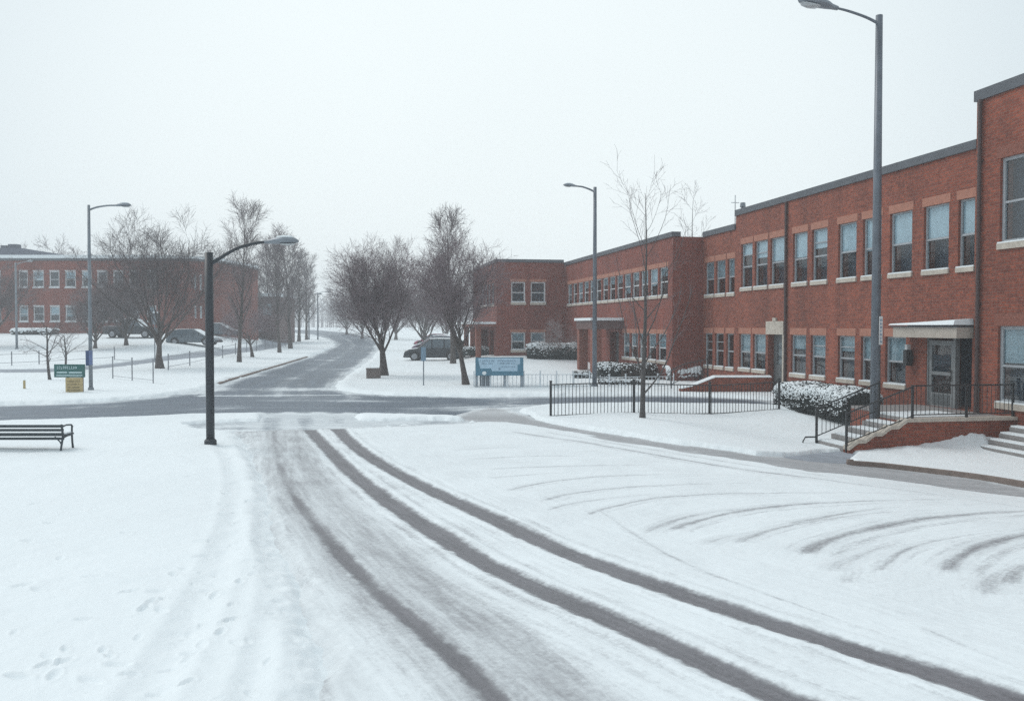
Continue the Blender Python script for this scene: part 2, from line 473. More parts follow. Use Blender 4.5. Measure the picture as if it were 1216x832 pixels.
class MB:
    def __init__(s):
        s.v = []; s.f = []; s.m = []; s.uv = []

    def poly(s, pts, mi=0, uv=None):
        n = len(s.v)
        s.v.extend([tuple(p) for p in pts])
        s.f.append(tuple(range(n, n + len(pts)))); s.m.append(mi)
        s.uv.extend(uv if uv else [(p[0] + p[1], p[2]) for p in pts])

    def hexa(s, p, mi=0):
        """8 corners: bottom 4 counter-clockwise, then top 4"""
        for idx in ((3, 2, 1, 0), (4, 5, 6, 7), (0, 1, 5, 4), (1, 2, 6, 5), (2, 3, 7, 6), (3, 0, 4, 7)):
            s.poly([p[i] for i in idx], mi)

    def box(s, a, b, mi=0):
        x0, x1 = sorted((a[0], b[0])); y0, y1 = sorted((a[1], b[1])); z0, z1 = sorted((a[2], b[2]))
        s.hexa([(x0, y0, z0), (x1, y0, z0), (x1, y1, z0), (x0, y1, z0), (x0, y0, z1), (x1, y0, z1), (x1, y1, z1), (x0, y1, z1)], mi)

    def fbox(s, F, s0, s1, o0, o1, z0, z1, mi=0):
        """box in a wall's own coordinates: along, outward, up"""
        P = [F(s0, o0, z0), F(s1, o0, z0), F(s1, o1, z0), F(s0, o1, z0), F(s0, o0, z1), F(s1, o0, z1), F(s1, o1, z1), F(s0, o1, z1)]
        a = Vector(P[1]) - Vector(P[0]); b = Vector(P[3]) - Vector(P[0]); c = Vector(P[4]) - Vector(P[0])
        if a.cross(b).dot(c) < 0:
            P = [P[3], P[2], P[1], P[0], P[7], P[6], P[5], P[4]]
        s.hexa(P, mi)

    def tube(s, pts, rad, k=6, mi=0, cap=True, ph=0.0):
        pts = [Vector(p) for p in pts]
        if not isinstance(rad, (list, tuple)):
            rad = [rad] * len(pts)
        base = len(s.v)
        n = len(pts)
        for i, p in enumerate(pts):
            d = (pts[min(i + 1, n - 1)] - pts[max(i - 1, 0)])
            if d.length < 1e-9:
                d = Vector((0, 0, 1))
            d.normalize()
            ref = Vector((1, 0, 0)) if abs(d.x) < 0.8 else Vector((0, 1, 0))
            a = d.cross(ref).normalized(); b = d.cross(a)
            r = rad[i]
            for j in range(k):
                an = ph + 2 * math.pi * j / k
                q = p + a * (r * math.cos(an)) + b * (r * math.sin(an))
                s.v.append((q.x, q.y, q.z))
        for i in range(n - 1):
            for j in range(k):
                j2 = (j + 1) % k
                s.f.append((base + i * k + j, base + i * k + j2, base + (i + 1) * k + j2, base + (i + 1) * k + j)); s.m.append(mi)
                s.uv.extend([(0, 0)] * 4)
        if cap:
            s.f.append(tuple(base + j for j in range(k))[::-1]); s.m.append(mi); s.uv.extend([(0, 0)] * k)
            s.f.append(tuple(base + (n - 1) * k + j for j in range(k))); s.m.append(mi); s.uv.extend([(0, 0)] * k)

    def loft(s, rings, mi=0, caps=True):
        k = len(rings[0]); base = len(s.v)
        for r in rings:
            s.v.extend([tuple(p) for p in r])
        for i in range(len(rings) - 1):
            for j in range(k):
                j2 = (j + 1) % k
                s.f.append((base + i * k + j, base + i * k + j2, base + (i + 1) * k + j2, base + (i + 1) * k + j)); s.m.append(mi)
                s.uv.extend([(0, 0)] * 4)
        if caps:
            s.f.append(tuple(base + j for j in range(k))[::-1]); s.m.append(mi); s.uv.extend([(0, 0)] * k)
            e = base + (len(rings) - 1) * k
            s.f.append(tuple(e + j for j in range(k))); s.m.append(mi); s.uv.extend([(0, 0)] * k)

    def blob(s, c, r, k=7, mi=0, rng=random):
        rings = []
        for a, rr in ((-0.9, 0.35), (-0.3, 0.92), (0.3, 0.95), (0.85, 0.5)):
            rings.append([(c[0] + r[0] * rr * math.cos(2 * math.pi * j / k) * rng.uniform(.85, 1.15),
                           c[1] + r[1] * rr * math.sin(2 * math.pi * j / k) * rng.uniform(.85, 1.15),
                           c[2] + r[2] * a) for j in range(k)])
        s.loft(rings, mi)

    def build(s, name, mats, parent=None, smooth=False, bevel=0.0, fix=False):
        me = bpy.data.meshes.new(name)
        me.from_pydata(s.v, [], s.f)
        if not isinstance(mats, (list, tuple)):
            mats = [mats]
        for m in mats:
            me.materials.append(MATS[m])
        if len(mats) > 1:
            me.polygons.foreach_set('material_index', s.m)
        uvl = me.uv_layers.new(name='UVMap')
        uvl.data.foreach_set('uv', np.array(s.uv, dtype=np.float32).ravel())
        if smooth:
            me.polygons.foreach_set('use_smooth', [True] * len(s.f))
        me.update()
        o = bpy.data.objects.new(name, me)
        col.objects.link(o)
        if parent is not None:
            o.parent = parent
        if bevel:
            b = o.modifiers.new('bevel', 'BEVEL'); b.width = bevel; b.segments = 2; b.limit_method = 'ANGLE'
        return o


def copy_thing(o, loc=None, rz=None, scale=None):
    c = o.copy(); col.objects.link(c)
    for ch in o.children:
        d = ch.copy(); col.objects.link(d); d.parent = c
        for g in ch.children:
            e = g.copy(); col.objects.link(e); e.parent = d
    if loc is not None: c.location = loc
    if rz is not None: c.rotation_euler = (0, 0, rz)
    if scale is not None: c.scale = scale
    return c


# ---------------------------------------------------------------- ground zones (surveyed outlines)
def px_poly(pts):
    return np.array([[g.x, g.y] for g in (G(*p) for p in pts)])


def poly_sd(X, Y, P):
    """signed distance to polygon P (negative inside) for arrays"""
    out = np.full(X.shape, 1e9)
    ins = np.zeros(X.shape, bool)
    n = len(P)
    for i in range(n):
        ax, ay = P[i]; bx, by = P[(i + 1) % n]
        dx, dy = bx - ax, by - ay
        l2 = dx * dx + dy * dy + 1e-12
        t = np.clip(((X - ax) * dx + (Y - ay) * dy) / l2, 0, 1)
        d = (X - ax - t * dx) ** 2 + (Y - ay - t * dy) ** 2
        out = np.minimum(out, d)
        c = (ay > Y) != (by > Y)
        with np.errstate(divide='ignore', invalid='ignore'):
            xi = ax + (Y - ay) * dx / (dy if abs(dy) > 1e-12 else 1e-12)
        ins ^= c & (X < xi)
    out = np.sqrt(out)
    return np.where(ins, -out, out)


def zone_sd(X, Y, P, margin=4.0):
    r = np.full(X.shape, margin)
    lo = P.min(0) - margin; hi = P.max(0) + margin
    k = (X > lo[0]) & (X < hi[0]) & (Y > lo[1]) & (Y < hi[1])
    if k.any():
        r[k] = np.minimum(margin, poly_sd(X[k], Y[k], P))
    return r


def line_sd(X, Y, P):
    """unsigned distance, signed lateral and arclength to polyline P"""
    best = np.full(X.shape, 1e9); lat = np.zeros(X.shape); al = np.zeros(X.shape)
    s = 0.0
    for i in range(len(P) - 1):
        ax, ay = P[i]; bx, by = P[i + 1]
        dx, dy = bx - ax, by - ay
        ln = math.hypot(dx, dy) + 1e-9
        tt = ((X - ax) * dx + (Y - ay) * dy) / (ln * ln)
        t = np.clip(tt, 0, 1)
        d = np.hypot(X - ax - t * dx, Y - ay - t * dy)
        k = d < best
        best = np.where(k, d, best)
        sg = np.sign((X - ax) * dy - (Y - ay) * dx)
        lat = np.where(k, sg * d, lat)
        al = np.where(k, s + t * ln, al)
        s += ln
    return best, lat, al, s


def smooth_line(P, n=4):
    """Catmull-Rom through P"""
    P = [np.array(p) for p in P]
    Q = [2 * P[0] - P[1]] + P + [2 * P[-1] - P[-2]]
    o = []
    for i in range(1, len(Q) - 2):
        for k in range(n):
            t = k / n
            a, b, c, d = Q[i - 1], Q[i], Q[i + 1], Q[i + 2]
            o.append(0.5 * ((2 * b) + (c - a) * t + (2 * a - 5 * b + 4 * c - d) * t * t + (3 * b - a - 3 * c + d) * t ** 3))
    o.append(P[-1])
    return np.array(o)


FAR_IN = [(245, 462.5), (276, 451), (319, 438), (352, 428), (380, 419), (396, 411.5), (399, 408), (393, 404), (384, 400.7), (370, 397.3), (345, 394.6)]
FAR_OUT = [(340, 390.6), (378, 391.9), (415, 395.4), (440, 400), (451, 406), (451, 414), (440, 426.5), (418, 443), (398, 457)]
Z_ROAD = px_poly([(-260, 488), (0, 481.5), (60, 480), (130, 477), (180, 472.5), (215, 468)] + FAR_IN + FAR_OUT +
                 [(399, 462.5), (420, 466.5), (470, 469.7), (560, 471.5), (660, 470.5), (740, 469), (810, 470), (870, 472.5), (931, 477),
                  (931, 483), (880, 481.5), (810, 480.5), (740, 480.5), (650, 482.5), (625, 485), (606, 489), (588, 493), (575, 497.5),
                  (480, 494.6), (400, 492.8), (300, 493.3), (230, 494.3), (160, 498), (80, 500.2), (0, 503), (-260, 512)])
Z_STRIP = px_poly([(222, 504.5), (245, 502), (300, 501), (420, 500), (500, 499.3), (585, 499.8), (500, 505), (420, 508.2), (340, 510.6), (290, 512), (262, 513.5), (232, 509)])
Z_LOT = px_poly([(283, 514), (340, 511.5), (420, 509), (500, 506), (575, 502), (600, 502.5), (640, 508.5), (740, 524.5), (850, 541.5), (960, 560.5),
                 (1100, 575.5), (1216, 590.5), (1420, 618), (1900, 760), (1900, 1500), (380, 1500), (388, 1000), (383, 832), (366, 760), (345, 690), (328, 640), (315, 590), (302, 550), (289, 525)])
Z_BAND = px_poly([(548, 491), (580, 484), (606, 486.5), (618, 491), (640, 500), (700, 511.5), (800, 527.5), (900, 541), (960, 545), (1010, 551), (1050, 555),
                  (1130, 565), (1216, 579), (1420, 607), (1420, 619), (1216, 593), (1100, 578), (960, 563), (850, 544), (740, 527), (640, 511), (600, 505), (560, 500), (538, 497)])
Z_WALK = px_poly([(930, 543.5), (975, 538), (1003, 535), (1016, 540), (1008, 551), (960, 548)])
Z_PATH = px_poly([(-120, 441), (0, 438.5), (57, 438), (111, 434.5), (162, 428), (202, 422), (252, 416.5), (300, 412), (312, 408), (309, 403), (300, 399), (296, 396.8),
                  (330, 396), (345, 400), (347, 406), (338, 411), (310, 417), (260, 423), (202, 428.5), (162, 433.5), (111, 439.5), (57, 443), (0, 443.5), (-120, 446)])


def W(pts, n=5):
    return smooth_line(px_poly(pts), n)


T1 = W([(328, 471), (324, 500), (325.5, 513), (331.5, 549), (349.5, 589.6), (387.5, 639), (441, 697), (508, 755), (562, 804), (605, 850), (690, 950), (860, 1200)])
T2 = W([(355, 473), (362, 494), (367, 509), (387.5, 531.5), (419, 563), (468, 601), (526, 639), (580, 672), (640, 701), (701, 727), (777, 760), (853, 796.6), (929, 830), (1010, 868), (1150, 935), (1500, 1120)])
T3 = W([(392, 474), (398, 496), (401, 509), (423, 531.5), (463.5, 558), (526, 590), (580, 614), (640, 643), (701, 668), (803, 704), (904, 738.5), (1005, 769.5), (1106, 801), (1203, 833), (1320, 872), (1500, 940), (1800, 1080)])
T1B = W([(350, 512), (362, 549), (390, 590), (440, 640), (500, 690), (570, 745), (640, 800), (700, 850), (800, 950)])
T0 = W([(300, 514), (305, 560), (318, 620), (340, 690), (370, 770), (388, 840), (400, 960)])
ARCS = [  # points, half width (m), strength
    ([(691, 619), (705, 611), (726.6, 604), (777, 594), (853, 589), (955, 587), (1056, 588), (1106, 590)], .13, .50),
    ([(792, 638), (800, 631), (818, 624), (878, 609), (955, 600.6), (1056, 596.5), (1132, 595.5)], .15, .60),
    ([(952, 667), (960, 657), (980, 646), (1030, 631), (1081, 621), (1157, 612.7), (1216, 609), (1300, 606)], .17, .72),
    ([(1124, 690), (1126, 680), (1134, 669), (1157, 654.8), (1187, 644.6), (1216, 638), (1300, 628), (1400, 622)], .19, .85),
    ([(635, 600), (676, 589), (752, 580), (853, 576.5), (904, 576)], .11, .46),
    ([(590, 588), (640, 576), (726, 567), (853, 564.5), (900, 565)], .09, .40),
    ([(920, 628), (965, 619), (1030, 608), (1106, 602)], .14, .44),
    ([(560, 560), (640, 556), (752, 554), (840, 556)], .08, .42),
    ([(540, 548), (640, 543), (760, 544)], .07, .36),
    ([(600, 513), (701, 528), (803, 546), (904, 562), (1005, 575), (1106, 588.5), (1216, 604), (1400, 630)], .11, .60),
    ([(640, 513), (760, 533), (870, 551), (980, 567), (1100, 582), (1216, 598)], .07, .45),
    ([(985, 690), (1000, 672), (1040, 655), (1100, 640)], .16, .34),
    ([(830, 655), (850, 643), (900, 632)], .13, .30),
    ([(1180, 720), (1175, 700), (1185, 685), (1216, 668)], .18, .36),
    ([(1010, 705), (1008, 690), (1020, 675)], .14, .30),
    ([(520, 537), (600, 533), (680, 533)], .06, .30),
    ([(1060, 735), (1120, 760), (1216, 800)], .05, .34),
    ([(760, 640), (780, 628), (830, 613), (900, 604), (980, 600)], .10, .40),
    ([(870, 652), (890, 640), (940, 626), (1020, 614), (1110, 608)], .12, .42),
    ([(1040, 690), (1048, 676), (1075, 656), (1130, 641), (1200, 632)], .13, .44),
    ([(1196, 705), (1200, 690), (1216, 676), (1260, 664)], .17, .55),
    ([(640, 612), (680, 600), (760, 590), (840, 588)], .08, .36),
    ([(560, 572), (620, 566), (720, 560)], .07, .36),
    ([(700, 600), (790, 660), (900, 705), (1060, 760), (1216, 812)], .04, .36),
]
ARCS = [(W(p, 4), w, s) for p, w, s in ARCS]
TRAIL = W([(262, 531), (275, 550), (282, 580), (279, 620), (268, 655), (250, 700), (225, 750), (195, 800), (165, 850)], 5)
TRAIL2 = W([(303, 600), (318, 660), (325, 710), (315, 760), (297, 832), (280, 900)], 5)

# footprints in the lawn
_fr = random.Random(3)
FOOT = []
for (px, py) in [(43, 605), (72, 670), (110, 694), (28, 704), (45, 709), (155, 712), (180, 725), (188, 712), (190, 723), (172, 732), (192, 735), (208, 690), (220, 683), (240, 668),
                 (123, 782), (52, 800), (65, 813), (22, 815), (78, 781), (140, 800), (130, 788), (165, 767), (108, 820), (58, 790), (72, 797), (240, 650), (262, 605), (60, 628),
                 (222, 822), (100, 745), (18, 760), (150, 640), (33, 650), (255, 715), (285, 700), (262, 760), (275, 745), (300, 690), (225, 790), (240, 775)]:
    g = G(px, py)
    FOOT.append((g.x, g.y, _fr.uniform(0, math.pi), _fr.uniform(.6, .95), _fr.uniform(.5, 1.0)))
for i in range(80):     # scuffs along the trails and over the lot
    q = _fr.choice(list(TRAIL if i % 2 else TRAIL2))
    FOOT.append((q[0] + _fr.gauss(0, .14), q[1] + _fr.gauss(0, .25), _fr.uniform(0, math.pi), _fr.uniform(.4, .75), _fr.uniform(.2, .7)))


def foot_dents(X, Y):
    d = np.zeros(X.shape)
    for (fx, fy, a, s, dp) in FOOT:
        k = (np.abs(X - fx) < .35) & (np.abs(Y - fy) < .35)
        if not k.any():
            continue
        x = X[k] - fx; y = Y[k] - fy
        u = (x * math.cos(a) + y * math.sin(a)) / (.12 * s); w = (-x * math.sin(a) + y * math.cos(a)) / (.05 * s)
        r2 = u * u + w * w
        d[k] += dp * (-.035 * np.exp(-r2 ** 2) + .012 * np.exp(-((np.sqrt(r2) - 1.35) / .3) ** 2))
    return d


def fan(zrows, srow):
    Z = np.array(zrows); S = np.array(srow)
    Wd = np.where(Z > 6, Z, 6 + (6 - Z) * 1.2)
    X = S[None, :] * Wd[:, None]
    Y = np.repeat(Z[:, None], len(S), 1)
    return X, Y


def geo_rows(a, b, r):
    o = [a]
    while o[-1] < b:
        o.append(o[-1] * r)
    return o


def sheet(name, X, Y, Zh, mat, attrs=None, drop=None, kind='structure', smooth=True):
    nr, nc = X.shape
    idx = np.arange(nr * nc).reshape(nr, nc)
    F = np.stack([idx[:-1, :-1], idx[:-1, 1:], idx[1:, 1:], idx[1:, :-1]], -1).reshape(-1, 4)
    if drop is not None:
        dm = drop.ravel()
        F = F[~dm[F].all(1)]
    used = np.unique(F)
    remap = -np.ones(nr * nc, int); remap[used] = np.arange(len(used))
    F = remap[F]
    V = np.stack([X.ravel(), Y.ravel(), Zh.ravel()], -1)[used]
    me = bpy.data.meshes.new(name)
    me.vertices.add(len(V)); me.vertices.foreach_set('co', V.astype(np.float32).ravel())
    me.loops.add(F.size); me.loops.foreach_set('vertex_index', F.astype(np.int32).ravel())
    me.polygons.add(len(F)); me.polygons.foreach_set('loop_start', np.arange(0, F.size, 4, dtype=np.int32))
    try:
        me.polygons.foreach_set('loop_total', np.full(len(F), 4, dtype=np.int32))
    except Exception:
        pass
    me.update(calc_edges=True)
    me.polygons.foreach_set('use_smooth', np.ones(len(F), bool))
    for k, a in (attrs or {}).items():
        at = me.attributes.new(k, 'FLOAT', 'POINT')
        at.data.foreach_set('value', a.ravel()[used].astype(np.float32))
    me.materials.append(MATS[mat])
    me.validate()
    o = bpy.data.objects.new(name, me)
    col.objects.link(o)
    return tag(o, kind=kind)


# --- snow-covered ground
rows = [-60, -40, -25, -14, -8, -4, -1, 1.5, 3.2] + geo_rows(4.4, 62, 1.0042) + geo_rows(62.5, 130, 1.008)[1:] + geo_rows(131, 720, 1.03)[1:]
srow = np.concatenate([np.linspace(-1.5, -.66, 60)[:-1], np.linspace(-.66, .66, 620), np.linspace(.66, 1.5, 60)[1:]])
X, Y = fan(rows, srow)
TZ = terrain(X, Y)
edge_n = (fbm(X * 1.3, Y * 1.3, 4) - .5)
edge_f = (fbm(X * 6 + 40, Y * 6, 3) - .5)
lump = 0.05 * (fbm(X * .22, Y * .22, 4) - .5) + 0.03 * (fbm(X * 1.1, Y * 1.1, 3) - .5) + 0.018 * (fbm(X * 5, Y * 5, 4) - .5)
h = 0.085 + lump
h = h + foot_dents(X, Y)
for tr, wd, dp in ((TRAIL, .17, .035), (TRAIL2, .12, .022)):
    d, lt, al, s = line_sd(X, Y, tr)
    h = h - dp * np.exp(-(d / wd) ** 2) * (.45 + 1.1 * fbm(X * 4, Y * 4, 3)) + .012 * np.exp(-((d - wd * 1.5) / .08) ** 2)
low = np.zeros(X.shape, bool)
sdr = zone_sd(X, Y, Z_ROAD)
sds = zone_sd(X, Y, Z_STRIP)
sdl = zone_sd(X, Y, Z_LOT)
sdb = zone_sd(X, Y, Z_BAND) - .14
sdw = zone_sd(X, Y, Z_WALK)
sdp = zone_sd(X, Y, Z_PATH)
for sd_, wdt, amp in ((sdr, .30, .55), (sds, .20, .5), (sdl, .35, .25), (sdb, .10, .22), (sdw, .10, .3), (sdp, .22, .5)):
    q = sstep(-wdt, wdt, sd_ + edge_n * amp + edge_f * amp * .5)
    h = h * q + (1 - q) * (-.16)
    low |= (sd_ < -wdt - amp * .8 - .15)
# ploughed ridge along the far road's left kerb and the lot's left side
h = h + 0.05 * np.exp(-((sdr - .5) / .35) ** 2) * (Y > 20)
# tyres cut the snow between the cross road and the near strip
for tr, wd in ((T1, .34), (T2, .95), (T3, .60)):
    d, lt, al, s = line_sd(X, Y, tr)
    h = h - .34 * np.exp(-(d / wd) ** 4) * (Y > 24) * (Y < 30)
# drift heaped against the stoop wall and behind the brick retaining wall
for (px, py, rx, ry, hh) in ((1118, 533, 1.0, .5, .28), (1150, 533, .9, .45, .33), (1085, 538, .9, .5, .10)):
    g = G(px, py)
    h = h + hh * np.exp(-((X - g.x) / rx) ** 2 - ((Y - g.y) / ry) ** 2) * (.7 + .7 * fbm(X * 5, Y * 5, 3))
sheet('snow_ground', X, Y, TZ + h, 'snow', drop=low)

# --- asphalt road (cross road, far road, near strip, drive)
rows = geo_rows(22, 330, 1.006)
X, Y = fan(rows, np.linspace(-1.0, .40, 700))
sd_ = np.minimum(zone_sd(X, Y, Z_ROAD), zone_sd(X, Y, Z_STRIP))
CEN_FAR = W([(330, 485), (335, 468), (350, 452), (380, 436), (405, 424), (420, 413), (420, 407), (408, 400), (390, 396.4), (360, 393)], 5)
CEN_X = W([(-260, 500), (0, 491), (160, 485), (300, 480), (480, 481), (600, 478), (740, 474.5), (870, 477), (931, 480)], 4)
df, lf, af, _s = line_sd(X, Y, CEN_FAR)
dx, lx, ax_, _s = line_sd(X, Y, CEN_X)
isfar = sstep(34.0, 37.0, Y) * (X < -2.5)
lat = np.where(isfar > .5, lf, lx); along = np.where(isfar > .5, af, ax_)
bare = np.full(X.shape, .95)
edge = sstep(-1.1, -.1, zone_sd(X, Y, Z_ROAD, 8.0))
bare -= .52 * edge
bare -= .55 * np.clip(fbm(X * .5, Y * .35, 4) - .48, 0, 1) * 2
# paler, snow-dusted lanes between the wheel paths
for off in (-3.1, -.25, 2.6):
    bare -= .22 * np.exp(-((lf - off) / .35) ** 2) * isfar
for tr in (T1, T2, T3):
    dtr, _a, _b, _s = line_sd(X, Y, tr)
    bare -= .42 * sstep(.9, .35, dtr) * sstep(.18, .45, dtr) * (Y < 29.5)
for off in (-1.6, 1.2):
    bare -= .18 * np.exp(-((lx - off) / .3) ** 2) * (1 - isfar)
# scraped white line where the cross road meets the far road
g0, g1 = G(238, 470), G(402, 469)
dl, _a, _b, _s = line_sd(X, Y, np.array([[g0.x, g0.y], [g1.x, g1.y]]))
bare -= .95 * np.exp(-(dl / .16) ** 2)
for (px, py, rx, ry, am) in ((375, 462, 1.6, .9, .5), (600, 486, 2.2, 1.0, .45), (255, 462, 3.0, 1.2, .35)):
    g = G(px, py)
    bare -= am * np.exp(-((X - g.x) / rx) ** 2 - ((Y - g.y) / ry) ** 2)
sheet('road', X, Y, terrain(X, Y), 'asphalt', {'bare': bare, 'thin': np.full(X.shape, .55), 'lat': lat, 'along': along}, drop=sd_ > .9)

# --- foreground lot and road under packed snow
rows = [-12, -6, -2, 0.8, 2.6] + geo_rows(4.0, 27.5, 1.0026)
X, Y = fan(rows, np.concatenate([np.linspace(-.5, .62, 780), np.linspace(.62, 1.3, 40)[1:]]))
sd_ = zone_sd(X, Y, Z_LOT) + .28 * (Y < 23)
TZ = terrain(X, Y)
n1 = fbm(X * 1.2, Y * 1.2, 4) - .5
n2 = fbm(X * 7, Y * 7, 3) - .5
bare = np.zeros(X.shape); thin = np.zeros(X.shape); hh = np.zeros(X.shape)
d1, l1, a1, s1 = line_sd(X, Y, T1)
d2, l2, a2, s2 = line_sd(X, Y, T2)
d3, l3, a3, s3 = line_sd(X, Y, T3)
wob = 1 + .25 * (fbm(a2 * .9, a2 * 0 + 3, 3) - .5)


def band(d, hw, soft):
    return sstep(hw + soft, max(hw - soft, 0), d)


fray = .07 * n2 + .03 * (fbm(X * 16, Y * 16, 2) - .5)
t23 = np.maximum(band(d2 * wob + fray, .170, .12), band(d3 * wob + fray, .180, .12))
bare = np.maximum(bare, t23 * 1.02)
# the left track is broken and fades towards the crossing
str1 = .44 + .40 * sstep(19, 9.0, Y)
bare = np.maximum(bare, band(d1 + fray, .12, .13) * (str1 + .06 + .36 * (fbm(a1 * .8, l1 * 4, 3) - .5)))
bare = np.maximum(bare, band(np.abs(l1 + .42), .10, .14) * (.36 + .2 * n1))
d1b, l1b, a1b, _s = line_sd(X, Y, T1B)
bare = np.maximum(bare, band(d1b, .16, .2) * (.40 + .3 * n1))
# ghost wear beside the dark pair
for off, am in ((-.38, .30), (.36, .34), (.62, .22)):
    bare = np.maximum(bare, band(np.abs(l2 - off), .05, .12) * (am + .3 * n1))
    bare = np.maximum(bare, band(np.abs(l3 - off), .05, .12) * (am * .8 + .3 * n1))
# thin worn lane round the left track
lane = np.maximum(band(d1, .50, .55), band(d1b, .35, .5))
thin = np.maximum(thin, lane * .92)
bare = np.maximum(bare, lane * (.38 + .42 * (fbm(l1 * 7, a1 * .7, 3) - .5)))
d0, l0, a0, _s = line_sd(X, Y, T0)
thin = np.maximum(thin, band(d0, .45, .5) * .62)
bare = np.maximum(bare, band(d0, .05, .12) * .34)
thin = np.maximum(thin, band(np.minimum(d2, d3), .45, .4) * .45)
bare_main = bare.copy()
abest = np.full(X.shape, 1e9); alat = Y * 1.0; aalong = X * 10.0
for P, w, s in ARCS:
    d, lt, al, S = line_sd(X, Y, P)
    kk = (d < abest) & (d < .7)
    alat = np.where(kk, lt, alat); aalong = np.where(kk, al, aalong); abest = np.where(kk, d, abest)
    fade = sstep(0, .5, al) * (.55 + .45 * sstep(S, S * .35, al))
    fade = np.where(d < 1.2, fade, 0)
    s = min(.58, s * .62 + .17)
    w = w * (.62 + .14 * math.sin(7.1 * w * 100))
    bare = np.maximum(bare, band(d + fray * .6, w * .75, w * 1.0) * s * fade)
    # second, fainter pass of the same wheel
    bare = np.maximum(bare, band(np.abs(lt - w * 2.6), w * .5, w) * s * .62 * fade)
    bare = np.maximum(bare, band(np.abs(lt + w * 1.9), w * .3, w * .7) * s * .45 * fade)
    thin = np.maximum(thin, band(d, w * 3, w * 3) * .55 * fade)
# scrapes of the crossing near the top edge
bare = np.maximum(bare, .5 * sstep(-.5, 0, sd_ + .4 * n1) * (X < -1) * (Y > 22) * .8)
thin = np.maximum(thin, .34 + .25 * n1)
depth = 0.030 + .02 * n1 + .008 * n2
hh = depth * (1 - np.clip(bare_main * 1.15, 0, 1)) + .004
ridge = .012 * np.exp(-((np.minimum(d2, d3) - .28) / .06) ** 2)
hh = hh + ridge
q = sstep(.05, .45, sd_ + n1 * .5)
hh = hh * (1 - q) - .12 * q
lat = np.where(d1 < np.minimum(d2, d3), l1, l2)
along = np.where(d1 < np.minimum(d2, d3), a1, a2)
right = sstep(.9, 2.2, l3 * np.sign(np.nanmedian(l3[X > 3])))
lat = np.where(right > .5, alat, lat)
along = np.where(right > .5, aalong, along)
sheet('snow_covered_road', X, Y, TZ + hh, 'worn_lot', {'bare': bare, 'thin': thin, 'lat': lat, 'along': along}, drop=sd_ > .8)

# --- concrete pavement band, ramp apron, far path
X, Y = fan(geo_rows(9, 33, 1.005), np.linspace(-.15, .85, 600))
sd_ = zone_sd(X, Y, Z_BAND)
n1 = fbm(X * 1.5, Y * 1.5, 3) - .5
edge = sstep(-.35, 0, sd_ + n1 * .4)
bare = .92 - .34 * edge
g = G(590, 490)
bare -= .35 * np.exp(-((X - g.x) / 1.6) ** 2 - ((Y - g.y) / 1.2) ** 2)
q = sstep(0, .3, sd_ + n1 * .3)
D_, U_ = X * CT + Y * ST, -X * ST + Y * CT
sheet('pavement', X, Y, terrain(X, Y) + .008 - .14 * q, 'concrete', {'bare': bare, 'thin': np.full(X.shape, .5), 'lat': Y, 'along': X}, drop=sd_ > .5)
X, Y = fan(geo_rows(17, 25, 1.005), np.linspace(.2, .45, 90))
sd_ = zone_sd(X, Y, Z_WALK)
sheet('ramp_apron', X, Y, terrain(X, Y) + .014 - .14 * sstep(0, .3, sd_), 'path_grey', {'bare': np.full(X.shape, .95), 'thin': np.full(X.shape, .5), 'lat': Y, 'along': X}, drop=sd_ > .4)
X, Y = fan(geo_rows(50, 200, 1.006), np.linspace(-.8, -.15, 320))
sd_ = zone_sd(X, Y, Z_PATH)
sheet('footpath', X, Y, terrain(X, Y) + .006, 'path_grey', {'bare': .95 - .4 * sstep(-.6, 0, sd_), 'thin': np.full(X.shape, .5), 'lat': Y, 'along': X}, drop=sd_ > .7)

# dark kerb stones along the left side of the far road
KF = W([(262, 456), (276, 451.3), (300, 444.3), (319, 438.3), (337, 433), (352, 428.3), (366, 424)], 4)
mb = MB()
rings = []
for i, p in enumerate(KF):
    a = KF[min(i + 1, len(KF) - 1)] - KF[max(i - 1, 0)]
    a = a / np.hypot(*a); nrm = np.array([-a[1], a[0]])
    z = T(*p)
    q1 = p + nrm * .2
    rings.append([(p[0], p[1], z - .2), (q1[0], q1[1], z - .2), (q1[0], q1[1], z + .07), (p[0] + nrm[0] * .02, p[1] + nrm[1] * .02, z + .07)])
mb.loft(rings)
tag(mb.build('kerb', 'kerb_stone'), kind='structure')
# brown kerb in front of the stoop
KP = W([(1004, 550.5), (1010, 552.5), (1050, 556), (1130, 565.5), (1216, 579), (1330, 597), (1420, 611)], 4)
mb = MB()
rings = []
for i, p in enumerate(KP):
    a = KP[min(i + 1, len(KP) - 1)] - KP[max(i - 1, 0)]
    a = a / np.hypot(*a); nrm = np.array([-a[1], a[0]])
    z = T(*p)
    q0 = p; q1 = p + nrm * .16
    rings.append([(q0[0], q0[1], z - .2), (q1[0], q1[1], z - .2), (q1[0], q1[1], z + .11), (q0[0] + nrm[0] * .02, q0[1] + nrm[1] * .02, z + .11)])
mb.loft(rings)
tag(mb.build('kerb', 'kerb_stone'), kind='structure')

# ---------------------------------------------------------------- buildings
ORG = Vector((DF * CT, DF * ST, 0))
ROT = R(90) + TH


class Face:
    """a wall's own frame inside a building: origin, along and outward directions in plan"""

    def __init__(s, o, t, n):
        s.o, s.t, s.n = o, t, n

    def __call__(s, a, out, z):
        return (s.o[0] + s.t[0] * a + s.n[0] * out, s.o[1] + s.t[1] * a + s.n[1] * out, z)


